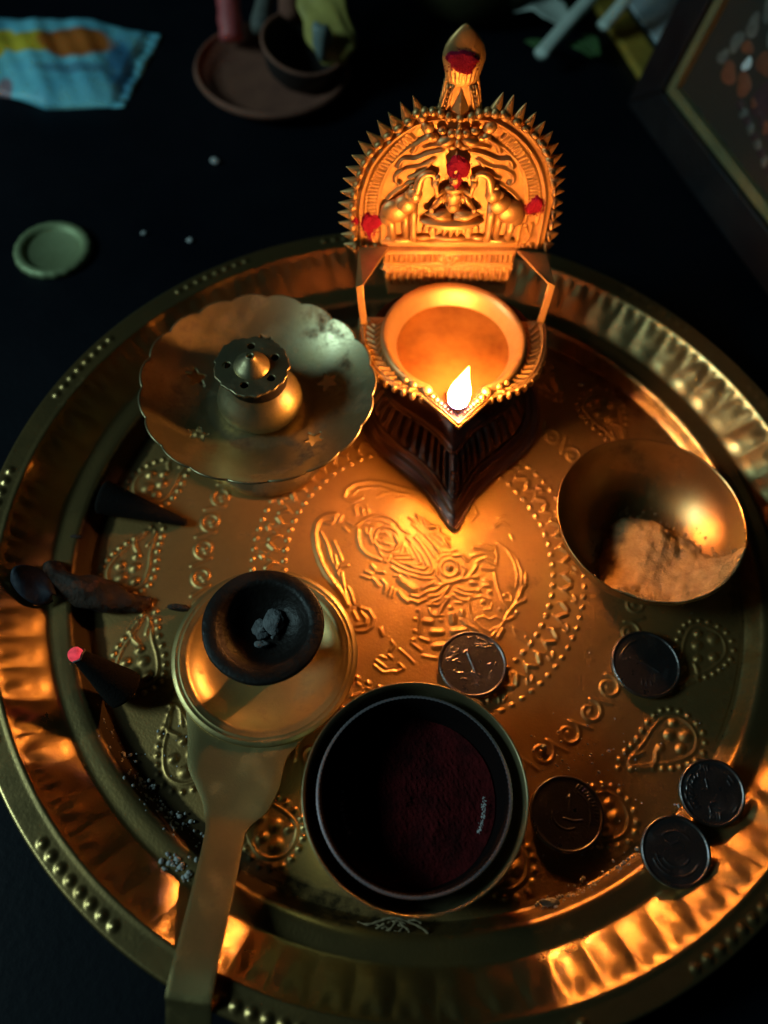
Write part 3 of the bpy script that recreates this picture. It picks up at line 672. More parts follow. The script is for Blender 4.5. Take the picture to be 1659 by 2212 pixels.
# bowl: thick glossy rim, open to the front spout
def bowl_rim(r, z, a, j): return r, z
prof_b = [(2.12, 3.30), (2.20, 3.50), (2.34, 3.8), (2.45, 4.02), (2.55, 4.18), (2.66, 4.26), (2.78, 4.24), (2.85, 4.12), (2.87, 3.95)]
m_ = MB().rev(prof_b, 110, (0, .05), None, R(-66), R(246))
m_.rev([(2.14, 3.32), (1.9, 3.1), (1.5, 2.85), (.6, 2.75), (0, 2.74)], 64, (0, .05))
m_.xf(shear).build('bowl', M['lamp'], lamp)
m_ = MB()
for sg in (-1, 1):
    m_.add([(sg*1.2, -2.2, 4.08), (0, -3.62, 4.08), (0, -3.3, 3.3), (sg*.75, -1.95, 3.3)], [(0, 1, 2, 3)])
m_.xf(shear).build('spout_wall', M['lamp'], lamp)
for sg in (-1, 1):
    for x, y, r_ in [(1.90, -2.02, .15), (1.60, -2.22, .17), (1.12, -2.48, .21), (.93, -2.76, .12), (.77, -2.93, .11), (.62, -3.09, .10), (.49, -3.23, .09), (.37, -3.36, .08), (.26, -3.48, .07)]:
        MB().ell((sg*x, y, 4.10), (r_, r_, r_*.9)).xf(shear).build('spout_bead', M['lamp'], lamp)

# arch back
AY = 3.25
def arch(u, v, d): return (u-.15-.05*(v+.035*u), AY-d*.62, v+.035*u)
sa = []
def mir(wd, h, P, k=6, sm=True):
    if sm: P = smooth_path(P, k)
    for sg in (-1, 1): sa.append((wd, h, [c for x, y in P for c in (sg*x, y)]))
mir(.085, .14, [(0, 11.35), (.7, 11.3), (1.4, 11.1), (2.25, 10.45), (2.9, 9.55), (3.24, 8.65), (3.40, 7.8), (3.42, 6.9), (3.42, 5.7)])
mir(.05, .09, [(1.5, 10.95), (2.15, 10.3), (2.76, 9.4), (3.08, 8.6), (3.22, 7.8), (3.24, 6.9)])
mir(.07, .11, [(1.25, 10.5), (1.85, 10.0), (2.35, 9.35), (2.62, 8.65), (2.75, 7.9), (2.78, 7.0)])
band = smooth_path([(1.45, 10.72), (2.02, 10.2), (2.52, 9.45), (2.86, 8.65), (2.98, 7.9), (3.0, 7.2)], 8)
bp_ = resample(band, 26)
for i in range(1, 25):
    t = bp_[i+1]-bp_[i-1]; t /= np.linalg.norm(t); nn = np.array([-t[1], t[0]])
    a_ = bp_[i]+nn*.13; b_ = bp_[i]-nn*.13; mir(.075, .11, [tuple(a_), tuple(b_)], 1, False)
mir(.09, .16, [(.5, 10.1), (1.0, 9.95), (1.45, 9.75), (1.85, 9.75), (2.0, 9.5)]); mir(.13, .2, [(2.0, 9.45)], 1, False)
mir(.07, .13, [(.75, 9.75), (1.2, 9.45), (1.7, 9.35), (2.05, 9.1), (2.1, 8.8)]); mir(.13, .2, [(1.98, 8.75)], 1, False)
mir(.07, .14, [(.9, 9.55), (1.25, 9.15), (1.6, 8.95)]); mir(.07, .12, [(1.1, 9.0), (1.65, 8.7), (2.15, 8.3), (2.4, 8.0)])
mir(.10, .15, [(1.0, 10.6), (1.35, 10.35), (1.5, 10.05)]); mir(.08, .12, [(.3, 10.25), (.7, 10.3), (1.1, 10.2)])
mir(.12, .16, [(0, 6.02), (2.6, 6.02)], 1, False); mir(.10, .2, [(0, 5.62), (2.62, 5.62)], 1, False); mir(.06, .12, [(0, 5.42), (2.6, 5.42)], 1, False)
for k in range(12): mir(.075, .15, [(.24+.205*k, 5.28), (.24+.205*k, 5.02)], 1, False)
mir(.06, .12, [(0, 4.78), (.25, 4.78), (.5, 4.85), (2.6, 4.78)], 1, False); mir(.08, .14, [(.5, 5.4), (.28, 5.1), (0, 4.78)], 1, False); mir(.16, .16, [(0, 5.12)], 1, False)
for k in range(9):
    x = .16+.285*k; mir(.09, .14, [(x, 4.6-.05*(k % 3)), (x+.02, 4.25), (x-.02, 3.95)]); mir(.06, .12, [(x+.14, 4.62), (x+.15, 4.42)], 1, False)
    mir(.06, .1, [(x+.12, 4.2), (x+.16, 3.8)], 1, False)
mir(.09, .15, [(2.9, 6.05), (3.0, 6.35), (2.85, 6.75)]); mir(.12, .2, [(2.85, 5.85)], 1, False); mir(.12, .18, [(3.15, 5.85)], 1, False)
mir(.06, .1, [(2.65, 6.9), (2.62, 6.4), (2.62, 5.8)], 1, False); mir(.09, .13, [(3.05, 6.9), (3.05, 6.3)], 1, False)
sx_ = .036; nx_ = int(8.0/sx_)+1; ny_ = int(9.8/sx_)+1
Ha = blur(stroke_field(-4.0, 3.2, sx_, nx_, ny_, sa))
Xa, Ya = np.meshgrid(-4.0+sx_*np.arange(nx_), 3.2+sx_*np.arange(ny_))
mask = ((Xa/3.72)**2+((Ya-7.65)/4.05)**2 < 1) & (Ya > 7.65) | ((np.abs(Xa) < 3.68) & (Ya > 5.58) & (Ya <= 7.7)) | ((np.abs(Xa) < 2.45+.10*(Ya-3.4)) & (Ya <= 5.7)) | ((np.abs(Xa) < .78-.17*(Ya-11.4)) & (Ya > 11) & (Ya < 12.75))
V, Fq = grid_sheet(-4.0, 3.2, sx_, nx_, ny_, mask, lambda X, Y: np.stack([X-.15-.05*(Y+.035*X), AY-Ha, Y+.035*X], -1))
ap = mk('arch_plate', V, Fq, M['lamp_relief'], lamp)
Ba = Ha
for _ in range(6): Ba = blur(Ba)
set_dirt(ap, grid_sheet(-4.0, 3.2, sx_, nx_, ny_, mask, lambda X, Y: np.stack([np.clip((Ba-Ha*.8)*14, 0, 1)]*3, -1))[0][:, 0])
solid(ap, .20, -1)
# finial bud
fb = [(.30, 12.45), (.42, 12.55), (.50, 12.65), (.52, 12.78), (.56, 12.95), (.62, 13.1), (.67, 13.3), (.665, 13.5), (.60, 13.75), (.47, 13.98), (.30, 14.18), (.13, 14.35), (0, 14.42)]
m_ = MB().rev(fb, 96, (0, 0), lambda r, z, a, j: (r*(1+.05*math.cos(22*a)*(1 if 12.6 < z < 13.05 else 0)), z))
m_.v = [arch(x, z, -y*.55-.05) for x, y, z in m_.v]; m_.build('finial_bud', M['lamp'], lamp)
m_ = MB()
for sg in (-1, 1):
    for x0_, x1_ in [(.26, .45), (.44, .64)]:
        m_.tube([arch(sg*(x0_+(x1_-x0_)*t), 12.5-.85*t, .05) for t in np.linspace(0, 1, 6)], .05, 6)
    for i in range(6): m_.ell(arch(sg*(.36+.20*i/5), 12.45-.16*i, .06), (.055,)*3, (0, 0, 0), 8, 5)
m_.build('neck_cords', M['lamp'], lamp)
m_ = MB(); q = [arch(0, 12.35, .05), arch(-.30, 11.6, .03), arch(.30, 11.6, .03), arch(0, 11.55, .42)]
m_.add(q, [(0, 1, 3), (0, 3, 2), (1, 2, 3)]); bevel(m_.build('beak', M['lamp'], lamp, smooth=False), .03)
# spikes and their beads: one built, the rest copied
TL = [(-1.71, 12.06), (-2.11, 11.82), (-2.51, 11.44), (-2.87, 11.13), (-3.24, 10.71), (-3.53, 10.32), (-3.78, 9.75), (-4.0, 9.27), (-4.13, 8.78), (-4.26, 8.2), (-4.35, 7.71), (-4.41, 7.26), (-4.4, 6.79), (-4.34, 6.23), (-4.27, 5.74)]
BL = [(-1.42, 11.4), (-1.83, 11.2), (-2.18, 10.94), (-2.54, 10.64), (-2.85, 10.28), (-3.14, 9.94), (-3.36, 9.53), (-3.52, 9.08), (-3.65, 8.62), (-3.76, 8.15), (-3.84, 7.62), (-3.89, 7.2), (-3.88, 6.69), (-3.83, 6.17), (-3.82, 5.67)]
TR = [(1.20, 12.30), (1.55, 12.22), (1.99, 11.95), (2.37, 11.64), (2.72, 11.32), (3.03, 10.96), (3.31, 10.52), (3.53, 10.1), (3.73, 9.61), (3.8, 9.09), (3.87, 8.55), (3.9, 8.04), (3.98, 7.59), (4.02, 7.04), (4.0, 6.6), (3.94, 6.06)]
BR = [(1.0, 11.62), (1.37, 11.51), (1.75, 11.34), (2.09, 11.11), (2.43, 10.87), (2.74, 10.53), (2.94, 10.18), (3.12, 9.79), (3.27, 9.38), (3.39, 8.9), (3.48, 8.54), (3.57, 8.02), (3.63, 7.49), (3.64, 7.02), (3.64, 6.46), (3.6, 5.95)]
spk = MB().rev([(.20, -.12), (.22, 0), (.20, .14), (.145, .34), (.075, .56), (.012, .74), (0, .75)], 10)
s0 = None
def spike(tip, bd):
    global s0
    if s0 is None: s0 = spk.build('spike', M['lamp'], lamp); s = s0; b = MB().ell((0, -.17, -.02), (.165, .15, .165), (0, 0, 0), 12, 8).build('spike_bead', M['lamp'], s)
    else:
        s = s0.copy(); link(s, lamp); b = s0.children[0].copy(); link(b, s)
    p = Vector((bd[0]-.05*bd[1], AY-.02, bd[1])); d = Vector((tip[0]-bd[0]-.05*(tip[1]-bd[1]), 0, tip[1]-bd[1]))
    s.location = p*U; a = math.atan2(d.x, d.z); s.rotation_euler = (0, a, 0); k = d.length/.75
    s.scale = (1, .8, k)
for t, b in zip(TL, BL): spike(t, b)
for t, b in zip(TR, BR): spike(t, b)
# bud clusters beside the beak and over the lotus figure
m_ = MB()
for sg in (-1, 1):
    for i in range(5): m_.ell(arch(sg*(.38+.26*i), 11.42+.15*i-.03*i*i, .16), (.15, .16, .17), (0, 0, 0), 10, 7)
    m_.ell(arch(sg*1.05, 11.0, .12), (.22, .15, .26), (0, sg*.6, 0)); m_.ell(arch(sg*.95, 10.72, .22), (.17, .15, .15))
m_.ell(arch(0, 11.42, .3), (.13, .13, .14))
m_.build('bud_cluster', M['lamp'], lamp)
m_ = MB()                                                 # mask-like knot of leaves at the top of the niche
for sg in (-1, 1):
    m_.ell(arch(sg*.42, 10.55, .2), (.36, .22, .20), (0, sg*.35, 0)); m_.ell(arch(sg*.24, 10.85, .26), (.15, .14, .15)); m_.ell(arch(sg*.55, 10.92, .2), (.16, .14, .14))
    m_.ell(arch(sg*.2, 10.35, .2), (.2, .16, .15)); m_.ell(arch(sg*.82, 10.65, .12), (.2, .15, .16))
m_.ell(arch(0, 10.85, .32), (.13, .14, .2)); m_.ell(arch(0, 11.05, .26), (.07, .08, .22)); m_.ell(arch(0, 10.5, .3), (.12, .14, .16))
m_.build('leaf_knot', M['lamp'], lamp)
# elephants
for sg in (-1, 1):
    A = lambda u, v, d: arch(sg*u, v, d)
    m_ = MB().ell(A(2.12, 7.55, .16), (.55, .30, .52), (0, sg*.5, 0)).ell(A(1.72, 7.9, .2), (.45, .28, .42)).ell(A(1.42, 8.35, .26), (.30, .26, .34)).ell(A(2.35, 7.3, .12), (.36, .25, .45))
    m_.tube([A(u, v, .3) for u, v in smooth_path([(1.42, 8.3), (1.30, 8.7), (1.22, 9.05), (1.02, 9.25), (.78, 9.22), (.72, 8.98)], 4)], [.20-.006*i for i in range(21)], 8)
    m_.tube([A(1.46, 7.9, .22), A(1.44, 7.2, .22), A(1.42, 6.45, .2), A(1.40, 6.2, .2)], [.19, .16, .13, .17], 8)
    m_.tube([A(1.75, 7.6, .14), A(1.75, 6.9, .14), A(1.72, 6.3, .12)], [.18, .15, .13], 8)
    m_.tube([A(2.3, 7.3, .16), A(2.25, 6.7, .16), A(2.2, 6.25, .14)], [.22, .16, .15], 8)
    m_.ell(A(1.62, 8.28, .34), (.16, .08, .26), (0, sg*.5, 0)).ell(A(1.28, 8.12, .42), (.05, .16, .05)).ell(A(1.05, 6.3, .12), (.3, .14, .12)).ell(A(1.9, 6.2, .12), (.6, .2, .13))
    m_.ell(A(.72, 8.82, .3), (.13, .12, .18)); m_.ell(A(1.5, 8.68, .3), (.12, .1, .1))
    for i in range(4): m_.ell(A(1.95-.14*i, 8.1+.11*i, .33), (.07, .06, .07), (0, 0, 0), 8, 5)
    m_.build('elephant_relief', M['lamp'], lamp)
# seated figure with raised hands on its lotus
m_ = MB().ell(arch(0, 8.25, .22), (.30, .24, .42)).ell(arch(0, 8.6, .24), (.40, .22, .2)).ell(arch(0, 7.85, .24), (.27, .24, .3)).ell(arch(0, 9.08, .32), (.23, .22, .29))
m_.ell(arch(0, 9.45, .3), (.2, .18, .25)).ell(arch(0, 9.75, .26), (.13, .13, .22)).tube([arch(0, 9.7, .24), arch(0, 10.12, .2)], [.1, .03], 8)
for sg in (-1, 1):
    A = lambda u, v, d: arch(sg*u, v, d)
    m_.tube([A(.36, 8.6, .26), A(.62, 8.35, .34), A(.66, 8.75, .4), A(.62, 9.0, .4)], [.12, .11, .09, .07], 8)
    m_.tube([A(.34, 8.5, .22), A(.50, 8.1, .34), A(.72, 7.85, .42)], [.12, .11, .08], 8)
    m_.ell(A(.62, 9.12, .38), (.1, .1, .12)); m_.ell(A(.78, 7.72, .42), (.1, .09, .14))
    m_.tube([A(.1, 7.62, .3), A(.55, 7.5, .4), A(.9, 7.6, .32), A(.5, 7.42, .46), A(.05, 7.4, .46)], [.17, .19, .17, .15, .12], 8)
    m_.ell(A(.15, 8.35, .42), (.12, .1, .12)); m_.ell(A(.25, 8.0, .3), (.05, .2, .05))
m_.build('seated_figure', M['lamp'], lamp)
m_ = MB().ell(arch(0, 7.18, .26), (1.22, .42, .17), (0, -.035, 0), 24, 8).ell(arch(0, 7.02, .22), (1.05, .36, .13), (0, -.035, 0), 24, 8)
for i in range(9):
    u = (i-4)*.24; m_.ell(arch(u, 6.66+.035*abs(i-4), .26-.02*abs(i-4)), (.105, .12, .29), (0, -u*.35, 0), 10, 8)
m_.ell(arch(0, 6.3, .14), (.6, .2, .12))
m_.build('lotus_seat', M['lamp'], lamp)
# side brackets
for sg, (bx, by) in ((-1, (-3.42, .75)), (1, (3.42, 1.1))):
    P = [(sg*2.5, 3.12, 5.72), (sg*3.66, 3.12, 5.62), (sg*3.74, by+.05, 5.95), (sg*3.46, by+.05, 6.05), (sg*3.45, by, 5.5), (sg*3.72, by, 5.5), (sg*3.62, by, 4.0), (sg*3.36, by, 4.0)]
    P = [(x, y, z) for x, y, z in P]
    m_ = MB().add(P, [(0, 1, 2, 3), (3, 2, 5, 4), (4, 5, 6, 7)] if sg > 0 else [(3, 2, 1, 0), (4, 5, 2, 3), (7, 6, 5, 4)])
    o = m_.xf(shear).build('side_bracket', M['lamp'], lamp, smooth=False); solid(o, .12, 0); bevel(o, .02)
# kumkum powder pressed on the lamp
def powder_mark(u, v, d, a, b, sd, th=.05):
    rg = np.random.default_rng(sd); n_ = 30; V = [arch(u, v, d+th)]; Fs = []
    phs = rg.uniform(0, 6.28, 4)
    for k, f_ in enumerate((.35, .7, .92, 1.05)):
        for i in range(n_):
            t = 2*math.pi*i/n_; rr = f_*(1+.10*math.sin(2*t+phs[0])+.09*math.sin(3*t+phs[1])+.07*math.sin(5*t+phs[2])+.06*math.sin(9*t+phs[3]))
            V.append(arch(u+a*rr*math.cos(t), v+b*rr*math.sin(t), d+(th*(1-f_**3)+rg.normal()*.012 if k < 3 else -.12)))
    for i in range(n_): Fs.append((0, 1+i, 1+(i+1) % n_))
    for k in range(3):
        for i in range(n_): Fs.append((1+k*n_+i, 1+(k+1)*n_+i, 1+(k+1)*n_+(i+1) % n_, 1+k*n_+(i+1) % n_))
    o = MB().add(V, Fs).build('kumkum_mark', M['red'], lamp)
    m_ = MB()
    for k in range(46):
        t = rg.uniform(0, 6.28); q = rg.uniform(.75, 1.35); s_ = rg.uniform(.012, .032); m_.ell(arch(u+a*q*math.cos(t), v+b*q*math.sin(t), d*.95+.02), (s_, s_, s_), (0, 0, 0), 5, 4)
    g_ = m_.build('kumkum_grains', M['red'], o); g_['kind'] = 'stuff'; return o
powder_mark(-.05, 13.36, .39, .47, .36, 1); powder_mark(.06, 9.55, .52, .36, .50, 2); powder_mark(.04, 9.1, .58, .2, .3, 5)
powder_mark(-3.03, 6.98, .2, .38, .42, 3); powder_mark(-3.62, 7.02, .12, .13, .16, 6, .05); powder_mark(3.02, 7.78, .2, .30, .36, 4); powder_mark(-3.05, 6.5, .16, .16, .28, 8, .05)

# oil, wick, flame: they lie in the lamp
m_ = MB(); Vv = [(0, 0, 0)]; 
outl = [(2.24*math.cos(a), 2.24*math.sin(a)+.05) for a in np.linspace(R(-66), R(246), 80)]+[(-.8, -2.25), (-.4, -2.8), (0, -3.3), (.4, -2.8), (.8, -2.25)]
OZ = 3.52
Vv = [(-.05*OZ, 0, OZ)]
for f_ in (.25, .5, .75, .93, 1.0):
    for x, y in outl: Vv.append((x*f_-.05*OZ, y*f_, OZ+(.03 if f_ == 1 else 0)+.012*math.sin(x*f_*2.1+1)*math.cos(y*f_*1.7)))
nn_ = len(outl); Fs = [(0, 1+i, 1+(i+1) % nn_) for i in range(nn_)]
for k in range(4):
    for i in range(nn_): Fs.append((1+k*nn_+i, 1+(k+1)*nn_+i, 1+(k+1)*nn_+(i+1) % nn_, 1+k*nn_+(i+1) % nn_))
o = mk('lamp_oil', Vv, Fs, M['oil'], None, LAMP_LOC, (0, 0, LAMP_ROT)); tag(o, 'glossy amber oil filling the bowl of the lit lamp', 'oil')
m_ = MB().tube(smooth_path([(-.30, -2.35, 3.80), (-.22, -2.6, 3.86), (-.15, -2.85, 3.95), (-.10, -3.1, 4.08), (-.08, -3.18, 4.3)], 5), [.10]*14+[.12, .11, .1, .09, .08, .07, .06], 8)
o = m_.xf(shear).build('cotton_wick', M['char'], None, LAMP_LOC, (0, 0, LAMP_ROT)); tag(o, 'short dark cotton wick lying in the lamp oil under the flame', 'wick')
fp = [(0, 0), (.16, .02), (.28, .10), (.36, .26), (.40, .50), (.395, .75), (.35, 1.02), (.27, 1.3), (.19, 1.6), (.11, 1.95), (.04, 2.25), (0, 2.32)]
m_ = MB().rev(fp, 20); m_.v = [(x+.028*z*z+.02, y-.02*z, z) for x, y, z in m_.v]
o = m_.xf(lambda x, y, z: (x-.26, y-3.16, z+4.15)).build('lamp_flame', M['flame'], None, LAMP_LOC, (0, 0, LAMP_ROT))
tag(o, 'bright white teardrop flame burning at the tip of the lamp', 'flame')

# ================================================================== INCENSE HOLDER (scalloped dish on a foot)
def star(cx, cy, r, rot, n_=5):
    return np.array([(cx+(r if i % 2 == 0 else r*.42)*math.cos(rot+math.pi*i/n_), cy+(r if i % 2 == 0 else r*.42)*math.sin(rot+math.pi*i/n_)) for i in range(2*n_)])
def near_poly(x, y, P):
    best = None
    for a, b in zip(P, np.roll(P, -1, 0)):
        d = b-a; t = max(0, min(1, ((x-a[0])*d[0]+(y-a[1])*d[1])/(d@d))); q = a+t*d; e = (q[0]-x)**2+(q[1]-y)**2
        if best is None or e < best[0]: best = (e, q)
    return best[1]
def pierced(prof_fn, r0, r1, nr, nt, polys, edge=None):
    """revolved sheet with real holes; prof_fn(r) gives z"""
    rs = np.linspace(r0, r1, nr); th = np.linspace(0, 2*math.pi, nt, endpoint=False)
    Rm, Tm = np.meshgrid(rs, th)
    if edge is not None:
        Rm = Rm*(1+(edge(Tm)-1)*((Rm-r0)/(r1-r0))**3)
    X = Rm*np.cos(Tm); Y = Rm*np.sin(Tm); ins = np.zeros(X.shape, bool); own = np.full(X.shape, -1)
    for k, P in enumerate(polys):
        q = in_poly(X, Y, P); ins |= q; own[q] = k
    Fs = []; cut = set()
    for i in range(nt):
        i2 = (i+1) % nt
        for j in range(nr-1):
            c = [(i, j), (i2, j), (i2, j+1), (i, j+1)]; s = [ins[a] for a in c]
            if all(s): continue
            if any(s):
                for a in c:
                    if ins[a]: cut.add(a)
            Fs.append(tuple(a*nr+b for a, b in c))
    for a in cut:
        q = near_poly(X[a], Y[a], polys[own[a]]); X[a], Y[a] = q
    Z = prof_fn(np.hypot(X, Y))
    return np.stack([X, Y, Z], -1).reshape(-1, 3), Fs
def prune(V, Fs):
    used = sorted({i for f in Fs for i in f}); rm = {u: k for k, u in enumerate(used)}
    return V[used], [tuple(rm[i] for i in f) for f in Fs]
HC = (-6.58, 4.72)
holder = empty('incense_holder', (HC[0], HC[1], .02))
tag(holder, 'brass incense holder with scalloped dish, cut out stars and pierced cap', 'incense holder')
foot = [(0, .02), (2.30, .02), (2.48, .06), (2.52, .16), (2.42, .34), (2.2, .62), (1.85, .95), (1.45, 1.3), (1.2, 1.8), (1.15, 2.3), (1.3, 2.62), (1.5, 2.78)]
HZ = .2
MB().rev(foot, 96).build('foot', M['holder'], holder)
def dish_z(r): return 2.62+HZ+np.where(r < 2.0, 0.02*r, .04+1.36*((np.maximum(r, 2.0)-2.0)/2.36)**1.45)
polys = [star(2.72*math.cos(a), 2.72*math.sin(a), .50, a+.3) for a in (R(25), R(96), R(163), R(221), R(325))]
V, Fs = pierced(dish_z, .3, 4.36, 84, 440, polys, lambda t: 1-.030*(1-np.abs(np.sin(t*9.5+.2))**.6)+.004*np.sin(5*t))
V, Fs = prune(V, Fs); solid(mk('scalloped_dish', V, Fs, M['holder'], holder), .07, 0)
bell = [(a, c+HZ) for a, c in [(1.1, 2.63), (1.38, 2.74), (1.55, 2.92), (1.60, 3.10), (1.55, 3.32), (1.40, 3.58), (1.20, 3.86), (1.05, 4.15), (.97, 4.5), (1.0, 4.8), (1.05, 4.92)]]
MB().rev(bell, 96).build('bell', M['holder'], holder)
polys = [np.array([(.90*math.cos(a)+.155*math.cos(t), .90*math.sin(a)+.155*math.sin(t)) for t in np.linspace(0, 2*math.pi, 14, endpoint=False)]) for a in (R(100), R(32), R(-32), R(-98), R(-176))]
V, Fs = pierced(lambda r: 4.98+HZ+.0*r, .25, 1.34, 34, 200, polys, lambda t: 1+.022*np.sin(9*t+1)*np.sign(np.sin(4*t))+.012*np.sin(23*t)-.02*(np.sin(3*t+2) > .8))
V, Fs = prune(V, Fs); V[:, 0] -= .12; V[:, 1] -= .05
cap = solid(mk('pierced_cap', V, Fs, M['holder'], holder), .10, 0)
MB().rev([(1.1, 5.1), (1.1, 4.4), (0, 4.4)], 40).build('cap_inside', M['soot'], holder)
cone = [(.66, 5.02), (.64, 5.07), (.56, 5.16), (.44, 5.28), (.32, 5.40), (.22, 5.49), (.18, 5.55), (.16, 5.59), (.12, 5.60), (.085, 5.56), (.08, 5.3)]; cone = [(a, c+HZ) for a, c in cone]
m_ = MB().rev(cone, 48, (-.12, -.05)); m_.build('centre_cone', M['holder'], cap)

def vnoise(X, Y, fr, seed):
    rg = np.random.default_rng(seed); s_ = 0
    for i in range(7):
        a = rg.uniform(0, 6.28); f_ = fr*rg.uniform(.6, 1.5); s_ = s_+np.sin((X*math.cos(a)+Y*math.sin(a))*f_+rg.uniform(0, 6.28))
    return s_/7

# ================================================================== RESIN BURNER (dish, stem, black cup, handle)
BC = (-5.27, -4.45)
burner = empty('dhoop_burner', (BC[0], BC[1], .02))
tag(burner, 'brass hand censer with long flat handle and soot black cup', 'incense burner')
dp = [(0, .02), (1.6, .03), (2.2, .10), (2.75, .36), (3.0, .60), (3.22, .70), (3.26, .76), (3.24, .81), (3.12, .815), (3.10, .83), (3.08, .816), (2.97, .818), (2.95, .834), (2.93, .818), (2.80, .818), (2.70, .79), (2.62, .70), (2.4, .48), (2.0, .27), (1.5, .16), (1.0, .13), (.8, .13), (.78, .13)]
MB().rev(dp, 128).build('dish', M['handle'], burner)
MB().rev([(.95, .12), (.86, .2), (.6, .5), (.45, 1.0), (.42, 1.6), (.55, 2.0), (.9, 2.25), (1.0, 2.3)], 48, (.06, .04)).build('stem', M['handle'], burner)
cp = [(0, 2.22), (.9, 2.28), (1.4, 2.5), (1.78, 2.85), (1.93, 3.12), (1.985, 3.24), (1.98, 3.34), (1.92, 3.38), (1.62, 3.36), (1.52, 3.33), (1.45, 3.25), (1.3, 3.0), (1.0, 2.72), (.6, 2.58), (0, 2.54)]
MB().rev(cp, 96, (.14, .08), lambda r, z, a, j: (r*(1+.004*math.sin(3*a)+.003*math.sin(7*a)), z)).build('soot_cup', M['soot'], burner)
# handle: flat strip that widens into shoulders, rises over the rim and folds down
hl = smooth_path([(-7.75, -6.3), (-7.50, -7.2), (-7.36, -7.8), (-7.22, -8.5), (-6.88, -9.05), (-6.55, -9.55), (-6.38, -10.05), (-6.27, -10.5), (-6.28, -12.0), (-6.33, -13.5), (-6.38, -14.95)], 5)
hrt = smooth_path([(-3.1, -6.4), (-3.55, -7.2), (-4.02, -7.9), (-4.12, -8.5), (-4.18, -9.0), (-4.45, -9.7), (-4.82, -10.1), (-5.01, -10.5), (-5.02, -12.0), (-5.06, -13.5), (-5.10, -15.02)], 5)
V = []; ncol = 9
def hz(y): return .70+.12*max(0, (-7-y))/3 if y > -10 else .82+1.42*min(1, (-10-y)/4.3)**1.1
for k, (a, b) in enumerate(zip(hl, hrt)):
    for c in range(ncol):
        t = c/(ncol-1); x = a[0]+(b[0]-a[0])*t; y = a[1]+(b[1]-a[1])*t
        q_ = math.hypot(x-BC[0], y-BC[1])
        if q_ < 3.06 and y < BC[1]: x = BC[0]+(x-BC[0])*3.06/q_; y = BC[1]+(y-BC[1])*3.06/q_
        V.append((x-BC[0], y-BC[1], hz(y)+.02*math.sin(x*2+y)))
a, b = hl[-1], hrt[-1]; zt = hz(-15)
for dy, dz in [(-.07, -.05), (-.10, -.16), (-.30, -.42), (-1.5, -1.6)]:
    for c in range(ncol):
        t = c/(ncol-1); V.append((a[0]+(b[0]-a[0])*t-BC[0], a[1]+(b[1]-a[1])*t+dy-BC[1], zt+dz))
rows = len(V)//ncol
Fs = [(r_*ncol+c, r_*ncol+c+1, (r_+1)*ncol+c+1, (r_+1)*ncol+c) for r_ in range(rows-1) for c in range(ncol-1)]
o = mk('handle', V, [f[::-1] for f in Fs], M['handle'], burner); solid(o, .11, -1); bevel(o, .025)
def chunk(name, c, r, sd, mat, n_=14, m=10, amp=.22, label=None, cat=None, group=None, flat=1.0):
    rg = np.random.default_rng(sd); ph = rg.uniform(0, 6.28, (6,)); dr = rg.normal(size=(6, 3)); dr /= np.linalg.norm(dr, axis=1)[:, None]
    m_ = MB().ell((0, 0, 0), (1, 1, 1), (0, 0, 0), n_, m)
    V = np.array(m_.v); k = 1+amp*sum(np.sin(V@dr[i]*(2.2+1.1*i)+ph[i])/(1+.5*i) for i in range(6))+rg.normal(size=len(V))*0
    V = V*k[:, None]*np.array(r); m_.v = V.tolist()
    o = m_.build(name, mat, None, c)
    if label: tag(o, label, cat, group)
    return o
G = 'grey lumps lying in the black cup'
chunk('ash_lump', (-4.80, -3.98, 2.80), (.40, .33, .11), 3, M['ash'], 20, 14, .25, 'largest grey ash lump in the soot black cup', 'ash lump', G)
chunk('ash_lump', (-5.22, -4.28, 2.72), (.25, .28, .09), 4, M['ash'], 16, 12, .28, 'ring shaped grey ash lump left of the largest one in the black cup', 'ash lump', G)
chunk('ash_lump', (-5.16, -4.80, 2.76), (.24, .14, .08), 5, M['ash'], 16, 12, .22, 'small flat grey ash lump nearest the front of the black cup', 'ash lump', G)
chunk('ash_lump', (-4.82, -4.52, 2.75), (.07, .07, .05), 6, M['ash'], 10, 8, .22, 'tiny grey ash crumb below the largest lump in the black cup', 'ash lump', G)

# ================================================================== CUPS
cup = empty('kumkum_bowl', (.15, -9.1, .02)); tag(cup, 'plain round brass bowl standing at the front of the tray', 'bowl')
op = [(0, .0), (2.0, .02), (2.5, .2), (2.95, .7), (3.25, 1.5), (3.38, 2.3), (3.415, 2.82), (3.43, 2.9), (3.40, 2.925), (3.365, 2.9), (3.32, 2.3), (3.19, 1.5), (2.85, .75), (2.4, .32), (1.9, .14), (0, .12)]
MB().rev(op, 160, (0, 0), lambda r, z, a, j: (r*(1+.003*math.sin(2*a+.5)), z)).build('bowl_shell', M['holder'], cup)
inn = empty('inner_cup', (.13, -9.05, .16)); tag(inn, 'thin steel cup nested inside the front brass bowl', 'cup')
ip = [(0, .02), (2.1, .03), (2.5, .4), (2.8, 1.2), (2.92, 2.1), (2.975, 2.50), (2.99, 2.56), (2.96, 2.585), (2.90, 2.57), (2.86, 2.5), (2.82, 2.1), (2.7, 1.2), (2.4, .5), (2.0, .15), (0, .12)]
MB().rev([(2.945, 2.565), (2.87, 2.5), (2.82, 2.1), (2.7, 1.2), (2.4, .5), (2.0, .16), (0, .13)], 120, (0, 0), lambda r, z, a, j: (r*(1+.004*math.sin(2*a)), z)).build('stained_lining', M['lining'], inn)
MB().rev(ip[:9], 420, (0, 0), lambda r, z, a, j: (r*(1+.004*math.sin(2*a))+(.012*math.sin(130*a) if j in (6, 7, 8) else 0), z)).build('cup_shell', M['cupsteel'], inn)
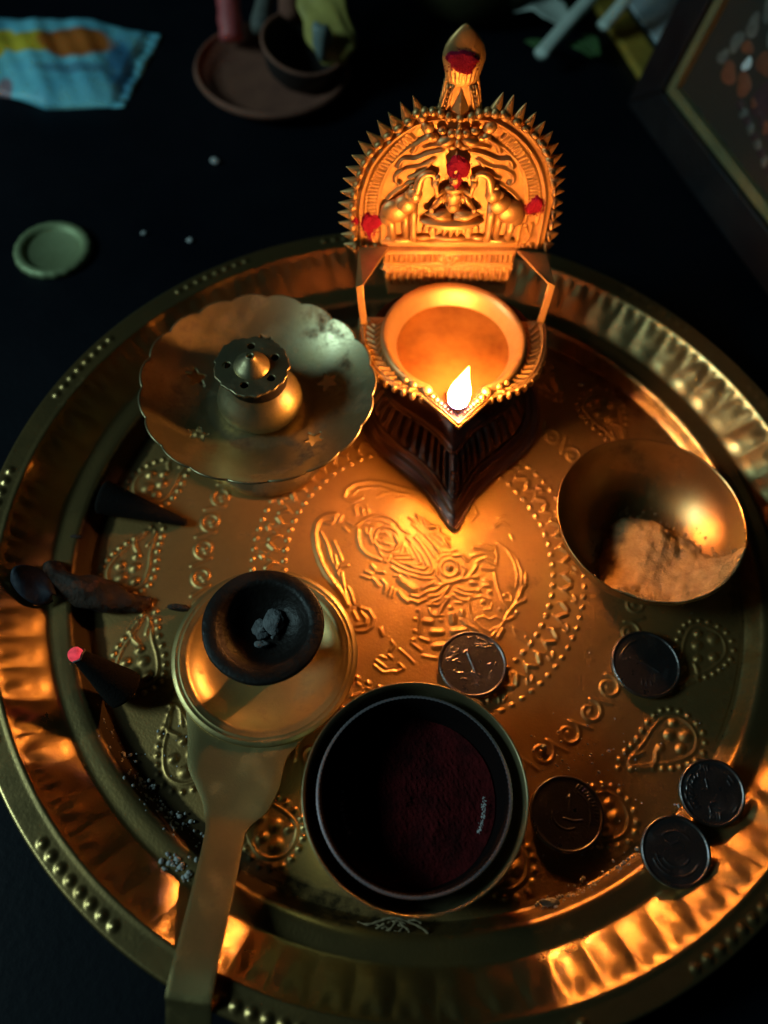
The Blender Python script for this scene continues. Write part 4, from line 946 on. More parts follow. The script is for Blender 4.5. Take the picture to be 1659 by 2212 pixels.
# red powder surface, heaped up the wall in places
nr, nt = 90, 260; V = []; rg = np.random.default_rng(5)
Xp = np.linspace(0, 2.66, nr)[:, None]*np.cos(np.linspace(0, 2*math.pi, nt, endpoint=False))[None]; Yp = np.linspace(0, 2.66, nr)[:, None]*np.sin(np.linspace(0, 2*math.pi, nt, endpoint=False))[None]
vn2 = vnoise(Xp, Yp, 8, 51)+.5*vnoise(Xp, Yp, 17, 52); vn3 = vnoise(Xp, Yp, 30, 53)
vn = vnoise(np.linspace(0, 2.66, nr)[:, None]*np.cos(np.linspace(0, 2*math.pi, nt, endpoint=False))[None], np.linspace(0, 2.66, nr)[:, None]*np.sin(np.linspace(0, 2*math.pi, nt, endpoint=False))[None], 4, 31)
for j in range(nr):
    for i in range(nt):
        r_ = 2.66*j/(nr-1); a = 2*math.pi*i/nt; x, y = r_*math.cos(a), r_*math.sin(a)
        z = 1.02+.06*max(0, vn2[j, i])+.03*vn3[j, i]+.10*math.sin(1.3*x+.4)*math.cos(1.1*y)+.05*vn[j, i]+.35*(r_/2.66)**5*(.6+.4*math.sin(2*a+1))+rg.normal()*.008
        V.append((x, y, z))
Fs = [(j*nt+i, j*nt+(i+1) % nt, (j+1)*nt+(i+1) % nt, (j+1)*nt+i) for j in range(nr-1) for i in range(nt)]
o = mk('red_powder', V, [f[::-1] for f in Fs], M['redpowder'], None, (.13, -9.05, .16)); tag(o, 'dark red kumkum powder filling the bottom of the steel cup', 'powder')
for (a0, a1, rr, zz, sd) in [(R(178), R(214), 2.22, 1.36, 1), (R(-22), R(6), 2.30, 1.36, 2)]:
    rg = np.random.default_rng(sd); m_ = MB()
    for k in range(110):
        a = rg.uniform(a0, a1); q = rg.normal()*.035; s_ = rg.uniform(.008, .026)
        m_.ell(((rr+q)*math.cos(a), (rr+q)*math.sin(a), zz+q*.5+.02), (s_*1.2, s_, s_*.6), (0, 0, rg.uniform(0, 3)), 7, 5)
    o = m_.build('powder_crumbs', M['white'], None, (.13, -9.05, .16)); o['kind'] = 'stuff'
    o['label'] = 'pale crumbs clinging inside the steel cup'
bowl = empty('powder_bowl', (8.3, 1.45, .02)); tag(bowl, 'thin round brass bowl of pale powder at the right of the tray', 'bowl')
bpz = [(0, .0), (1.3, .0), (1.6, .08), (2.3, .45), (2.95, 1.15), (3.3, 1.85), (3.46, 2.45), (3.49, 2.50), (3.475, 2.535), (3.44, 2.52), (3.40, 2.44), (3.24, 1.85), (2.9, 1.2), (2.25, .52), (1.6, .16), (0, .07)]
MB().rev(bpz, 160, (0, 0), lambda r, z, a, j: (r*(1+.006*math.sin(2*a+1.2)), z)).build('bowl_shell', M['bowlbrass'], bowl)
# pale powder heaped against the near right wall of that bowl
def bowl_r(z): return np.interp(z, [.07, .16, .52, 1.2, 1.85, 2.44], [0.2, 1.6, 2.25, 2.9, 3.24, 3.40])
def bowl_in(r): return np.interp(r, [0, 1.6, 2.25, 2.9, 3.24, 3.40, 3.44], [.07, .16, .52, 1.2, 1.85, 2.44, 2.52])
NX = 210; g = np.linspace(-3.44, 3.44, NX); X, Y = np.meshgrid(g, g); Rr = np.hypot(X, Y)
rg = np.random.default_rng(11)
PO = np.array(smooth_path([(-1.45, -1.0), (-1.25, -.1), (-.95, .75), (-.35, 1.15), (.5, 1.15), (1.3, .9), (2.0, .35), (2.5, -.4), (2.9, -.8), (3.3, -1.0), (3.3, -1.6), (2.9, -2.6), (1.4, -3.4), (-.4, -3.6), (-1.7, -3.1), (-1.65, -2.0)], 5, True))
ins = in_poly(X, Y, PO); de = np.full(X.shape, 9.)
for a_, b_ in zip(PO, np.roll(PO, -1, 0)):
    d_ = b_-a_; t_ = np.clip(((X-a_[0])*d_[0]+(Y-a_[1])*d_[1])/(d_@d_+1e-9), 0, 1); de = np.minimum(de, np.hypot(X-a_[0]-t_*d_[0], Y-a_[1]-t_*d_[1]))
de = np.where(ins, de, -de)+.16*vnoise(X, Y, 4, 1)+.06*vnoise(X, Y, 11, 9)
base_ = bowl_in(Rr)
lump = .22*vnoise(X, Y, 2.2, 2)+.07*np.abs(vnoise(X, Y, 5.5, 4))+.035*vnoise(X, Y, 15, 3)+.02*vnoise(X, Y, 40, 4)+.016*vnoise(X, Y, 80, 6)+.03*np.abs(vnoise(X, Y, 26, 8))
thick = (1.12*(1-np.exp(-np.maximum(de+.03, 0)/.75))+lump*np.clip(de/.4, 0, 1))*np.clip((4.0-Rr)/1.0, .35, 1)
Z = np.minimum(base_+thick, 2.60+.03*vnoise(X, Y, 9, 5))
Z += np.clip(.35-de, 0, .35)*.12*vnoise(X, Y, 20, 77)
mask = (de > .0) & (Rr < 3.45)
from_ = grid_sheet(-3.44, -3.44, g[1]-g[0], NX, NX, mask, lambda A, B: np.stack([A, B, np.maximum(Z, base_-.0)], -1))
o = mk('pale_powder', from_[0], from_[1], M['powder'], None, (8.3, 1.45, .03)); tag(o, 'pale sandal powder heaped inside the right brass bowl', 'powder')
solid(o, .06, -1)

rg = np.random.default_rng(44); m_ = MB()
for k in range(900):
    q = PO[rg.integers(len(PO))]; x, y = q+rg.normal(size=2)*np.array([.22, .22])*rg.uniform(.2, 1.6)
    r_ = math.hypot(x, y)
    if r_ > 3.42: continue
    s_ = abs(rg.normal())*.022+.012; z_ = float(bowl_in(np.array(r_)))
    m_.ell((x, y, z_+.02), (s_, s_, s_*.8), (0, 0, 0), 5, 4)
for k in range(260):
    a = rg.uniform(-2.1, -.2); r_ = rg.uniform(2.2, 3.3); s_ = abs(rg.normal())*.03+.015; x, y = r_*math.cos(a), r_*math.sin(a)
    m_.ell((x, y, float(bowl_in(np.array(r_)))+rg.uniform(.0, .25)), (s_, s_, s_), (0, 0, 0), 5, 4)
o = m_.build('powder_dust', M['powder'], None, (8.3, 1.45, .03)); o['kind'] = 'stuff'; o['label'] = 'loose powder grains dusted up the wall of the right bowl'

# ================================================================== COINS
def coin(loc, rad, th, rot, st, label, tilt=(0, 0), seed=0):
    st_ = .02; n_ = int(2*rad/st_)+3; x0 = -rad-.02
    rg = np.random.default_rng(seed)
    Hc = stroke_field(x0, x0, st_, n_, n_, [(w_*.62, .034, q) for w_, q in st])
    X, Y = np.meshgrid(x0+st_*np.arange(n_), x0+st_*np.arange(n_)); Rc = np.hypot(X, Y)
    rimh = .045*np.clip(1-np.abs(Rc-(rad-.055))/.05, 0, 1)**.5
    Hc = blur(Hc)+rimh+.006*vnoise(X, Y, 9, seed+3)
    root = empty('coin', loc, (tilt[0], tilt[1], rot))
    tag(root, label, 'coin', 'coins lying on the tray')
    def sn(A, B):
        r_ = np.hypot(A, B); s_ = np.where(r_ > rad-.03, (rad-.012)/np.maximum(r_, .1), 1); return A*s_, B*s_
    V, Fq = grid_sheet(x0, x0, st_, n_, n_, Rc < rad, lambda A, B: np.stack([A, B, th+Hc*(np.hypot(A, B) < rad-.02)], -1), sn)
    mk('coin_face', V, Fq, M['steel'], root)
    MB().rev([(0, 0), (rad-.04, 0), (rad-.005, .03), (rad, .06), (rad, th), (rad-.012, th+.02), (rad-.05, th+.015), (rad-.12, th-.02)], 120).build('coin_edge', M['steel'], root)
    return root
cA = [(.05, [0.17, 0.97, 0.37, 0.93, 0.55, 0.8]), (.045, [0.07, 0.75, 0.3, 0.76, 0.75, 0.8]), (.045, [0.14, 0.67, 0.37, 0.65, 0.67, 0.71]), (.045, [-0.76, 0.57, -0.85, 0.4, -0.9, 0.21]), (.045, [-0.79, 0.36, -0.63, 0.35, -0.54, 0.5]), (.05, [-1.0, 0.07, -0.78, 0.16, -0.54, 0.42]), (.045, [-0.93, 0.0, -0.69, 0.17, -0.53, 0.33]), (.085, [-0.22, 0.47, -0.1, 0.19, 0.04, -0.13, .12, -.36]), (.07, [-.22, .47, -.36, .36]), (.07, [-.02, -.32, .26, -.42]), (.04, [0.56, 0.0, 0.67, 0.08]), (.04, [0.8, 0.02, 0.84, 0.11]), (.04, [0.65, -0.28, 0.69, -0.21]), (.04, [-0.52, -0.39, -0.33, -0.37]), (.04, [-0.67, -0.33, -0.56, -0.41]), (.04, [-0.38, -0.58, -0.17, -0.62]), (.04, [0.16, -0.73, 0.23, -0.77]), (.04, [-0.75, 0.02, -0.54, 0.13]), (.05, [-0.58, 0.04, -0.44, -0.02]), (.04, [-0.21, 0.97, -0.1, 1.0])]
def arc(r_, a0, a1, k=8): return [c for t in np.linspace(R(a0), R(a1), k) for c in (r_*math.cos(t), r_*math.sin(t))]
def digits(s, x, y, h, wd, lean=0):
    G_ = {'2': [[0, .8, .25, 1, .5, .8, .45, .55, 0, 0, .55, 0]], '0': [[.28, 1, .05, .75, .05, .25, .28, 0, .5, .25, .5, .75, .28, 1]], '1': [[.1, .8, .3, 1, .3, 0]],
          'r': [[0, 1, .5, 1], [.25, 1, .25, .45, .02, .1], [.25, .55, .5, .25]], 'p': [[0, 1, .6, 1], [.12, 1, .12, .5, .3, .35, .48, .5], [.48, 1, .48, 0]], 'y': [[0, 1, .55, 1], [.1, .8, .3, .5, .1, .3], [.45, 1, .45, 0]]}
    o_ = []
    for i, ch in enumerate(s):
        for q in G_[ch]:
            p = []
            for a, b in zip(q[::2], q[1::2]): p += [x+(i*.75+a)*h*.75+lean*b*h, y+b*h]
            o_.append((wd, p))
    return o_
cD = digits('2011', -.12, -.80, .17, .032)+digits('rpy', -.34, .68, .17, .03)+[(.035, [-.18, .42, -.12, .1]), (.04, arc(.82, 140, 158)), (.04, arc(.66, 142, 160)), (.04, arc(.8, 168, 178)), (.04, arc(.84, 205, 222)), (.04, arc(.86, 186, 196)), (.04, arc(.8, 28, 44)), (.04, arc(.66, 24, 36)), (.04, arc(.86, -40, -28)), (.05, [-.05, -.32, .1, -.3]), (.04, [-.12, -.45, -.08, -.6]), (.04, [.06, -.5, .2, -.52])]+[(.035, [.72*math.cos(a), .72*math.sin(a), .62*math.cos(a+.1), .62*math.sin(a+.1)]) for a in np.linspace(2.2, 3.9, 9)]
cB = [(.05, [-.35, -.72, -.32, -.58]), (.05, [-.2, -.78, -.17, -.64]), (.045, [-.02, -.8, -.02, -.66]), (.05, [-.5, .3, 0, .0, .4, -.35]), (.045, arc(.9, 100, 150))]
cC = digits('1', .0, .1, .5, .06)+[(.045, [1.05*math.cos(a), 1.05*math.sin(a), .92*math.cos(a+.03), .92*math.sin(a+.03)]) for a in np.linspace(-.3, 1.15, 13)]+[(.04, arc(.8, -20, 60)), (.06, [-.1, -.15, .2, -.22, .5, -.18]), (.05, arc(.5, 180, 300))]
cE = [(.05, arc(.75, 200, 330, 12)), (.035, [-.3, .3, -.1, .2, .1, .3]), (.035, arc(.62, 190, 250)), (.035, arc(.45, 210, 330)), (.04, arc(.6, 40, 130))]
coin((2.12, -3.98, .12), 1.235, .17, 0, cA, 'steel one rupee coin catching orange light on the embossed figure', (0, 0), 1)
coin((8.42, -3.42, .12), 1.26, .17, .2, cB, 'dark blank looking coin in the shadow below the powder bowl', (0, 0), 2)
coin((5.36, -8.86, .13), 1.23, .17, 0, cC, 'worn coin with rim lettering beside the front brass bowl', (R(2), 0), 3)
coin((9.98, -7.93, .98), 1.065, .16, 0, cD, 'dark coin dated 2011 resting on the tray step', (R(9), R(-5)), 4)
coin((8.60, -9.86, .98), 1.09, .16, 0, cE, 'dark smooth coin on the tray step below the dated one', (R(5), R(-4)), 5)

# ================================================================== INCENSE CONES, ASH, FIBRES
def cone_at(a, b, r0, r1, name, label, mat, seed):
    a, b = Vector(a), Vector(b); d = b-a; Ln = d.length
    prof = [(0, 0), (r0*.9, 0), (r0, .05), (r0*.99, .15)]+[(r0+(r1-r0)*t, .15+(Ln-.25)*t) for t in np.linspace(.1, 1, 12)]+[(r1*.75, Ln-.04), (0, Ln)]
    m_ = MB().rev(prof, 40, (0, 0), lambda r, z, t, j: (r*(1+.015*math.sin(3*t+z*2+seed)+.01*math.sin(8*t+5*z)), z))
    q = d.to_track_quat('Z', 'Y')
    o = m_.build(name, mat, None, tuple(a)); o.rotation_mode = 'QUATERNION'; o.rotation_quaternion = q
    if label: tag(o, label, 'incense cone', 'black incense cones')
    return o
cone_at((-12.42, 1.22, .84), (-9.1, .72, .20), .66, .15, 'incense_cone', 'black incense cone lying on its side beside the scalloped dish', M['incense'], 1)
c2 = cone_at((-9.85, -6.12, .60), (-11.22, -5.55, 2.35), .70, .24, 'incense_cone', 'black incense cone with a glowing pink tip', M['incense'], 2)
MB().ell((0, 0, 2.30), (.25, .25, .24), (0, 0, 0), 24, 16).xf(lambda x, y, z: (x*(1+.10*math.sin(9*x+14*y)), y*(1+.12*math.sin(11*y-8*z)), z+.03*math.sin(16*x)*math.cos(13*y))).build('ember_tip', M['ember'], c2)
MB().tube([((.25+.02*math.sin(5*a))*math.cos(a), (.25+.02*math.sin(7*a))*math.sin(a), 2.20+.03*math.sin(4*a)) for a in np.linspace(0, 6.28, 30, endpoint=False)], .035, 6, True).build('ash_edge', M['ash'], c2)
# burnt remains between the two cones: one lumpy piece
m_ = MB()
rg = np.random.default_rng(4)
pth = smooth_path([(-13.55, -1.75, 1.05), (-13.1, -2.35, .95), (-12.5, -2.6, .85), (-11.8, -2.6, .55), (-11.1, -2.7, .40), (-10.4, -2.75, .30), (-9.8, -2.62, .2)], 6)
rad = [.16+.42*math.sin(math.pi*min(1, (i+2)/len(pth)*1.02))**.8*(1+.10*math.sin(i*.37+1)) for i in range(len(pth))]
m_.tube(pth, rad, 30); V = np.array(m_.v)
for q_, s_ in ((.22, 1.6), (.12, 4.0), (.05, 11)):
    V += q_*np.stack([vnoise(V[:, 0]+V[:, 2]*1.7, V[:, 1]+V[:, 2], s_, int(21+s_)), vnoise(V[:, 0]-V[:, 2], V[:, 1]+V[:, 2]*2, s_, int(32+s_)), vnoise(V[:, 0]+V[:, 1], V[:, 2]*2-V[:, 1], s_, int(43+s_))], 1)
V[:, 2] = np.maximum(V[:, 2]*.92, .06); m_.v = V.tolist()
o = m_.build('burnt_remains', M['char']); tag(o, 'charred crumbling brown lump between the two black cones', 'charred lump')
V = []; nu, nv = 16, 12  # dark curled sheet added in place of a shadow-like patch
for i in range(nu):
    for j in range(nv):
        u, v = i/(nu-1), j/(nv-1); wdt = .72*math.sin(math.pi*(.12+.86*u))**.7
        V.append((-14.35+1.35*u+.15*(v-.5), -2.55-.55*u+(v-.5)*2*wdt*.85, 1.55-.70*u+.28*math.sin(v*3.1)+.08*math.sin(6*u+3*v)))
Fs = [(i*nv+j, (i+1)*nv+j, (i+1)*nv+j+1, i*nv+j+1) for i in range(nu-1) for j in range(nv-1)]
M['darksheet'] = pbr('dark_blue_sheet', (.035, .04, .06), (.02, .022, .035), .55, .7, 0, 90, 5, .5, 500)
o = mk('dark_sheet', V, Fs, M['darksheet']); solid(o, .05, 0); tag(o, 'curled dark sheet added for a shadow-like patch at the end of the charred lump', 'petal')
chunk('burnt_crumb', (-8.85, -2.75, .12), (.42, .13, .10), 9, M['char'], 14, 9, .35, 'small charred crumb on the tray floor right of the charred lump', 'charred crumb')
chunk('burnt_crumb', (-12.95, -.55, .80), (.22, .08, .06), 10, M['char'], 12, 8, .3, 'dark thin crumb on the tray step above the charred lump', 'charred crumb')
m_ = MB()
fib = [[(-1.25, -12.62, .25), (-1.0, -12.78, .35), (-.6, -12.8, .4), (-.2, -13.05, .5), (.1, -13.12, .52), (.35, -13.05, .55)],
       [(-1.25, -12.62, .25), (-.95, -12.66, .4), (-.6, -12.55, .45), (-.35, -12.45, .5), (0, -12.42, .5), (.35, -12.5, .45), (.7, -12.62, .5), (.95, -12.78, .55)],
       [(-1.0, -12.75, .3), (-.7, -12.62, .3), (-.45, -12.72, .45), (-.2, -12.5, .35), (.05, -12.62, .5), (.1, -12.45, .3)],
       [(-.7, -12.8, .45), (-.45, -12.62, .5), (-.3, -12.72, .4), (0, -12.8, .5), (.15, -12.65, .4), (.12, -12.5, .4)],
       [(-.55, -12.85, .4), (-.25, -12.75, .55), (-.05, -12.52, .5), (.25, -12.56, .45)], [(-.1, -12.42, .4), (.12, -12.6, .5), (.32, -12.72, .5), (.34, -12.85, .5)],
       [(.3, -12.48, .45), (.5, -12.42, .5), (.72, -12.5, .45)], [(-.9, -12.72, .35), (-.5, -12.95, .5), (-.3, -12.98, .45)]]
for i, q in enumerate(fib):
    p = smooth_path(q, 6); m_.tube(p, [(.065 if i == 0 else .04)*(1+.25*math.sin(k*1.3)) for k in range(len(p))], 7)
o = m_.build('dry_fibres', M['fibre']); tag(o, 'tangle of pale dry fibres on the tray below the front bowl', 'fibres')
# spilled powder grains: nobody could count them
def grains(name, label, pts, mat):
    m_ = MB()
    for (x, y, z, s_) in pts: m_.ell((x, y, z), (s_, s_*.8, s_*.6), (0, 0, x*9), 6, 4)
    o = m_.build(name, mat); o['kind'] = 'stuff'; o['label'] = label
rg = np.random.default_rng(12); pts = []
for k in range(230):
    a = R(rg.uniform(-70, -40)); r_ = rg.normal(12.55, .12); pts.append((r_*math.cos(a), r_*math.sin(a), .08+max(0, r_-12.55)*1.4, abs(rg.normal())*.035+.015))
for k in range(170):
    a = R(rg.normal(-55, 7)); r_ = rg.normal(9.6, .9); pts.append((r_*math.cos(a), r_*math.sin(a), .08, abs(rg.normal())*.022+.01))
grains('powder_grains', 'pale powder grains sprinkled on the tray floor at the right', pts, M['white'])
pts = []
for k in range(330):
    a = R(rg.normal(-131, 7)); r_ = rg.normal(12.62, .18); pts.append((r_*math.cos(a), r_*math.sin(a), .10+max(0, r_-12.55)*1.5, abs(rg.normal())*.04+.012))
for k in range(60):
    a = R(rg.normal(-121.5, 1.6)); r_ = rg.normal(13.5, .18); pts.append((r_*math.cos(a), r_*math.sin(a), .72, abs(rg.normal())*.045+.015))
for k in range(70):
    a = R(rg.normal(-133, 4)); r_ = rg.normal(10.9, .5); pts.append((r_*math.cos(a), r_*math.sin(a), .12, abs(rg.normal())*.03+.01))
for k in range(120):
    a = R(rg.normal(-35, 30)+rg.choice([0, 180])); r_ = rg.uniform(6, 12); pts.append((r_*math.cos(a), r_*math.sin(a), .08, abs(rg.normal())*.014+.006))
grains('ash_grains', 'pale ash grains caught along the tray step', pts[::2], M['white'])
for k, (x, y, s_) in enumerate([(4.65, -6.7, .09), (6.6, 9.2, .1)]):
    chunk('powder_crumb', (x, y, .14), (s_*1.3, s_, s_*.7), 30+k, M['white'], 10, 7, .2, ['single white crumb on the scroll beside the worn coin', 'single pale crumb in shadow right of the lamp'][k], 'crumb')
chunk('camphor_piece', (4.75, -11.55, .30), (.30, .13, .10), 41, M['white'], 14, 9, .3, 'flat pale crumb stuck on the tray step edge at the front right', 'crumb')

# ================================================================== BEHIND THE TRAY
lid = empty('metal_lid', (-18.25, 14.85, TZ), (R(0), R(0), 0)); tag(lid, 'small round pale brass lid lying on the black table', 'lid')
lp = [(0, .12), (1.25, .12), (1.32, .18), (1.38, .30), (1.55, .36), (1.72, .32), (1.80, .22), (1.82, .05), (1.78, .0), (1.5, 0), (0, 0)]
MB().rev(lp, 120, (0, 0), lambda r, z, a, j: (r*(1+(.007*math.cos(20*a) if r > 1.6 else 0)), z)).build('lid_disc', M['lid'], lid)
# pouch with printed picture
def pouch_mat():
    m = pbr('pale_blue_film', (.30, .88, 1.0), (.17, .62, .84), .4, .55, 0, 25, 7, .5, 60, spec=.5)
    N, L = nodes_of(m); b = N['Principled BSDF']; src = b.inputs['Base Color'].links[0].from_socket
    tc = N.new('ShaderNodeTexCoord')
    no = N.new('ShaderNodeTexNoise'); no.inputs['Scale'].default_value = 90; no.inputs['Detail'].default_value = 4; L.new(tc.outputs['Object'], no.inputs[0])
    def ellm(cx, cy, rx, ry, rot=0, soft=.25):
        mp = N.new('ShaderNodeMapping'); mp.vector_type = 'TEXTURE'; mp.inputs['Location'].default_value = (cx*U, cy*U, 0); mp.inputs['Rotation'].default_value = (0, 0, rot); mp.inputs['Scale'].default_value = (rx*U, ry*U, 1)
        L.new(tc.outputs['Object'], mp.inputs[0]); ln = N.new('ShaderNodeVectorMath'); ln.operation = 'LENGTH'
        fz = N.new('ShaderNodeVectorMath'); fz.operation = 'MULTIPLY'; fz.inputs[1].default_value = (1, 1, 0); L.new(mp.outputs[0], fz.inputs[0]); L.new(fz.outputs[0], ln.inputs[0])
        ad = N.new('ShaderNodeMath'); ad.operation = 'MULTIPLY_ADD'; ad.inputs[1].default_value = .35; L.new(no.outputs['Fac'], ad.inputs[0]); L.new(ln.outputs['Value'], ad.inputs[2])
        mr = N.new('ShaderNodeMapRange'); mr.inputs[1].default_value = 1.18+soft; mr.inputs[2].default_value = 1.18; L.new(ad.outputs[0], mr.inputs[0]); return mr.outputs[0]
    col = src
    for (cx, cy, rx, ry, rot, c, s_) in [(-4.3, -.9, .7, .5, 0, (.25, .22, .48), .8), (3.6, -.2, .5, 1.6, .2, (.06, .22, .40), .9), (1.6, -1.2, 1.6, .25, .2, (.12, .35, .5), .7), (-2.0, -3.2, .35, .7, 0, (.40, .28, .34), .4),
                                (-1.1, .65, 2.2, .85, .14, (.80, .60, .05), .2), (-3.1, .35, .6, 1.25, 0, (.80, .60, .05), .2), (.9, 1.0, 1.7, 1.3, 0, (.62, .17, .03), .3)]:
        mx = N.new('ShaderNodeMix'); mx.data_type = 'RGBA'; mx.inputs[7].default_value = rgb(c); L.new(ellm(cx, cy, rx, ry, rot, s_), mx.inputs[0]); L.new(col, mx.inputs[6]); col = mx.outputs[2]
    L.new(col, b.inputs['Base Color']); return m
M['pouch'] = pouch_mat()
cor = [(-28.5, 26.2), (-24.0, 25.7), (-21.4, 25.0), (-17.35, 25.7), (-16.7, 32.3), (-21.0, 33.0), (-26.0, 32.4), (-29.0, 32.0)]
nu, nv = 70, 48; V = []; pc = (-21.8, 29.0)
def plerp(u, v):
    bx = np.interp(u, [0, .38, .62, 1], [-28.5, -24.0, -21.4, -17.35]); by = np.interp(u, [0, .38, .62, 1], [26.2, 25.75, 25.05, 25.75])
    tx = np.interp(u, [0, .25, .65, 1], [-29.0, -26.0, -21.0, -16.7]); ty = np.interp(u, [0, .25, .65, 1], [32.0, 32.5, 33.0, 32.3])
    return bx+(tx-bx)*v, by+(ty-by)*v
for i in range(nu):
    for j in range(nv):
        u, v = i/(nu-1), j/(nv-1); x, y = plerp(u, v); e = (math.sin(math.pi*u)*math.sin(math.pi*v))**.45
        seal = 1 if (u < .93) else .25
        z = .08+.85*e*seal+.10*math.sin(x*2.2+y*.7)*e+.07*math.sin(x*1.1-y*2.9)+.05*math.sin(x*5+y*3)*e+(.05*math.sin(y*9) if u > .93 else 0)
        V.append((x-pc[0], y-pc[1], z))
Fs = [(i*nv+j, (i+1)*nv+j, (i+1)*nv+j+1, i*nv+j+1) for i in range(nu-1) for j in range(nv-1)]
o = mk('wick_packet', V, Fs, M['pouch'], None, (pc[0], pc[1], TZ)); solid(o, .04, -1); o.rotation_euler = (0, 0, 0); tag(o, 'crumpled pale blue packet with orange and yellow picture', 'packet')
# clay saucer with cup, pink stick and yellow sachet
cs = empty('clay_saucer', (-9.7, 28.9, TZ)); tag(cs, 'dark brown clay saucer on the table behind the tray', 'saucer')
MB().rev([(0, .1), (3.0, .12), (3.6, .3), (4.15, .75), (4.28, 1.0), (4.22, 1.12), (4.05, 1.08), (3.5, .6), (2.9, .42), (0, .38)], 80).build('saucer_body', M['clay'], cs)
MB().tube([(4.12*math.cos(a), 4.12*math.sin(a), 1.08) for a in np.linspace(0, 2*math.pi, 60, endpoint=False)], .10, 8, True).build('saucer_rim', M['clay'], cs)
cc = empty('clay_cup', (-8.3, 29.2, TZ+.42), (R(8), R(10), 0)); tag(cc, 'small dark clay cup standing in the clay saucer', 'cup')
MB().rev([(0, .05), (1.3, .08), (1.9, .8), (2.25, 1.9), (2.32, 2.1), (2.22, 2.2), (2.08, 2.1), (1.7, .9), (1.1, .35), (0, .3)], 64).build('cup_body', M['clay_dark'], cc)
MB().tube([(2.2*math.cos(a), 2.2*math.sin(a), 2.13) for a in np.linspace(0, 2*math.pi, 40, endpoint=False)], .12, 8, True).build('cup_rim', M['clay'], cc)
m_ = MB().tube(smooth_path([(-12.2, 30.6, .9), (-12.5, 32.2, 2.6), (-12.8, 34.2, 4.3), (-13.2, 37, 6.2)], 6), [.62, .68, .64, .70, .62, .66, .6, .66, .62, .64, .6, .62, .6, .64, .62, .6, .6, .6, .6], 14)
o = m_.build('pink_packet', M['pink']); tag(o, 'rolled pink paper packet leaning up from the clay saucer', 'paper roll')
m_ = MB().tube(smooth_path([(-10.6, 30.8, 1.4), (-10.5, 32.2, 2.2), (-10.2, 33.6, 3.0)], 6), [.5, .55, .6, .6, .55, .5, .5, .5, .45, .4, .4, .4, .3], 12)
o = m_.build('grey_foil', M['greyprint']); tag(o, 'dull grey foil scrap between the pink roll and the yellow sachet', 'foil')
m_ = MB(); V = []; nu, nv = 30, 40
pth = smooth_path([(-6.3, 28.2, 2.2), (-6.9, 30.2, 3.1), (-7.4, 32.4, 4.3), (-7.8, 35, 5.6), (-8.4, 38, 7)], 8)
for k, p in enumerate(pth):
    for j in range(nu):
        a = 2*math.pi*j/nu; wv = 1+.10*math.sin(3*a+k*.5)+.08*math.sin(5*a-k*.9)
        sx2 = (1.28 if k > 2 else .95+.12*k)*wv; V.append((p[0]+sx2*math.cos(a), p[1]+.3*math.sin(a), p[2]+.55*wv*math.sin(a)))
L_ = len(pth); Fs = [(k*nu+j, k*nu+(j+1) % nu, (k+1)*nu+(j+1) % nu, (k+1)*nu+j) for k in range(L_-1) for j in range(nu)]+[tuple(range(nu))[::-1]]
yb = empty('yellow_sachet', (0, 0, 0)); tag(yb, 'crumpled yellow film sachet leaning in the clay saucer', 'sachet')
mk('sachet_film', V, Fs, M['yellow'], yb)
chunk('x', (0, 0, 0), (.1, .1, .1), 1, M['pouchwhite']).name = 'clear_corner'
o = D.objects['clear_corner']; o.parent = yb; o.location = Vector((-6.95, 28.1, 3.0))*U; o.scale = (5.0, 4.5, 9.0)
m_ = MB().tube(smooth_path([(-8.9, 30.6, 2.3), (-9.1, 32.5, 3.2), (-9.4, 35, 4.5)], 6), [.6]*13, 14)
o = m_.build('brown_stick', M['clay']); tag(o, 'brownish pink paper roll beside the yellow sachet', 'paper roll')
# dark vessel
pv = empty('dark_vessel', (.9, 38.5, TZ)); tag(pv, 'dark round metal vessel standing behind the arch of the lamp', 'vessel')
MB().rev([(0, 0), (2.6, .05), (3.6, .8), (4.2, 2.2), (4.15, 3.6), (3.5, 4.8), (2.9, 5.3), (3.1, 5.8), (3.4, 6.0), (3.3, 6.1), (2.8, 5.7), (2.5, 5.2)], 80).build('vessel_body', M['pot'], pv)
MB().tube([(4.22*math.cos(a), 4.22*math.sin(a), 2.9) for a in np.linspace(0, 2*math.pi, 60, endpoint=False)], .14, 8, True).build('vessel_band', M['pot'], pv)
# flowers
def petal(name, P, wds, mat, parent, thick=.18):
    p = smooth_path(P, 6); n_ = len(p); ws = np.interp(np.linspace(0, 1, n_), np.linspace(0, 1, len(wds)), wds)
    m_ = MB(); V = []; nu = 14
    for k in range(n_):
        t = p[min(k+1, n_-1)]-p[max(k-1, 0)]; t = t/np.linalg.norm(t); s_ = np.cross(t, [0, 0, 1.]); s_ /= np.linalg.norm(s_)+1e-9; u_ = np.cross(s_, t)
        for j in range(nu):
            a = 2*math.pi*j/nu; q = p[k]+s_*ws[k]*math.cos(a)+u_*(thick*(ws[k]/max(wds))*math.sin(a)+.25*ws[k]*math.cos(a)**2); V.append(tuple(q))
    Fs = [(k*nu+j, k*nu+(j+1) % nu, (k+1)*nu+(j+1) % nu, (k+1)*nu+j) for k in range(n_-1) for j in range(nu)]+[tuple(range(nu))[::-1], tuple(range((n_-1)*nu, n_*nu))]
    return mk(name, V, Fs, mat, parent)
fl_ = empty('flower_sprig', (0, 0, 0)); tag(fl_, 'sprig of pale green white flowers lying behind the lamp', 'flower')
petal('flower_stalk', [(5.0, 31.6, .9), (6.6, 34.0, 1.6), (8.3, 36.6, 2.3), (9.6, 39.5, 3.0)], [.42, .40, .38, .42], M['petal'], fl_, .34)
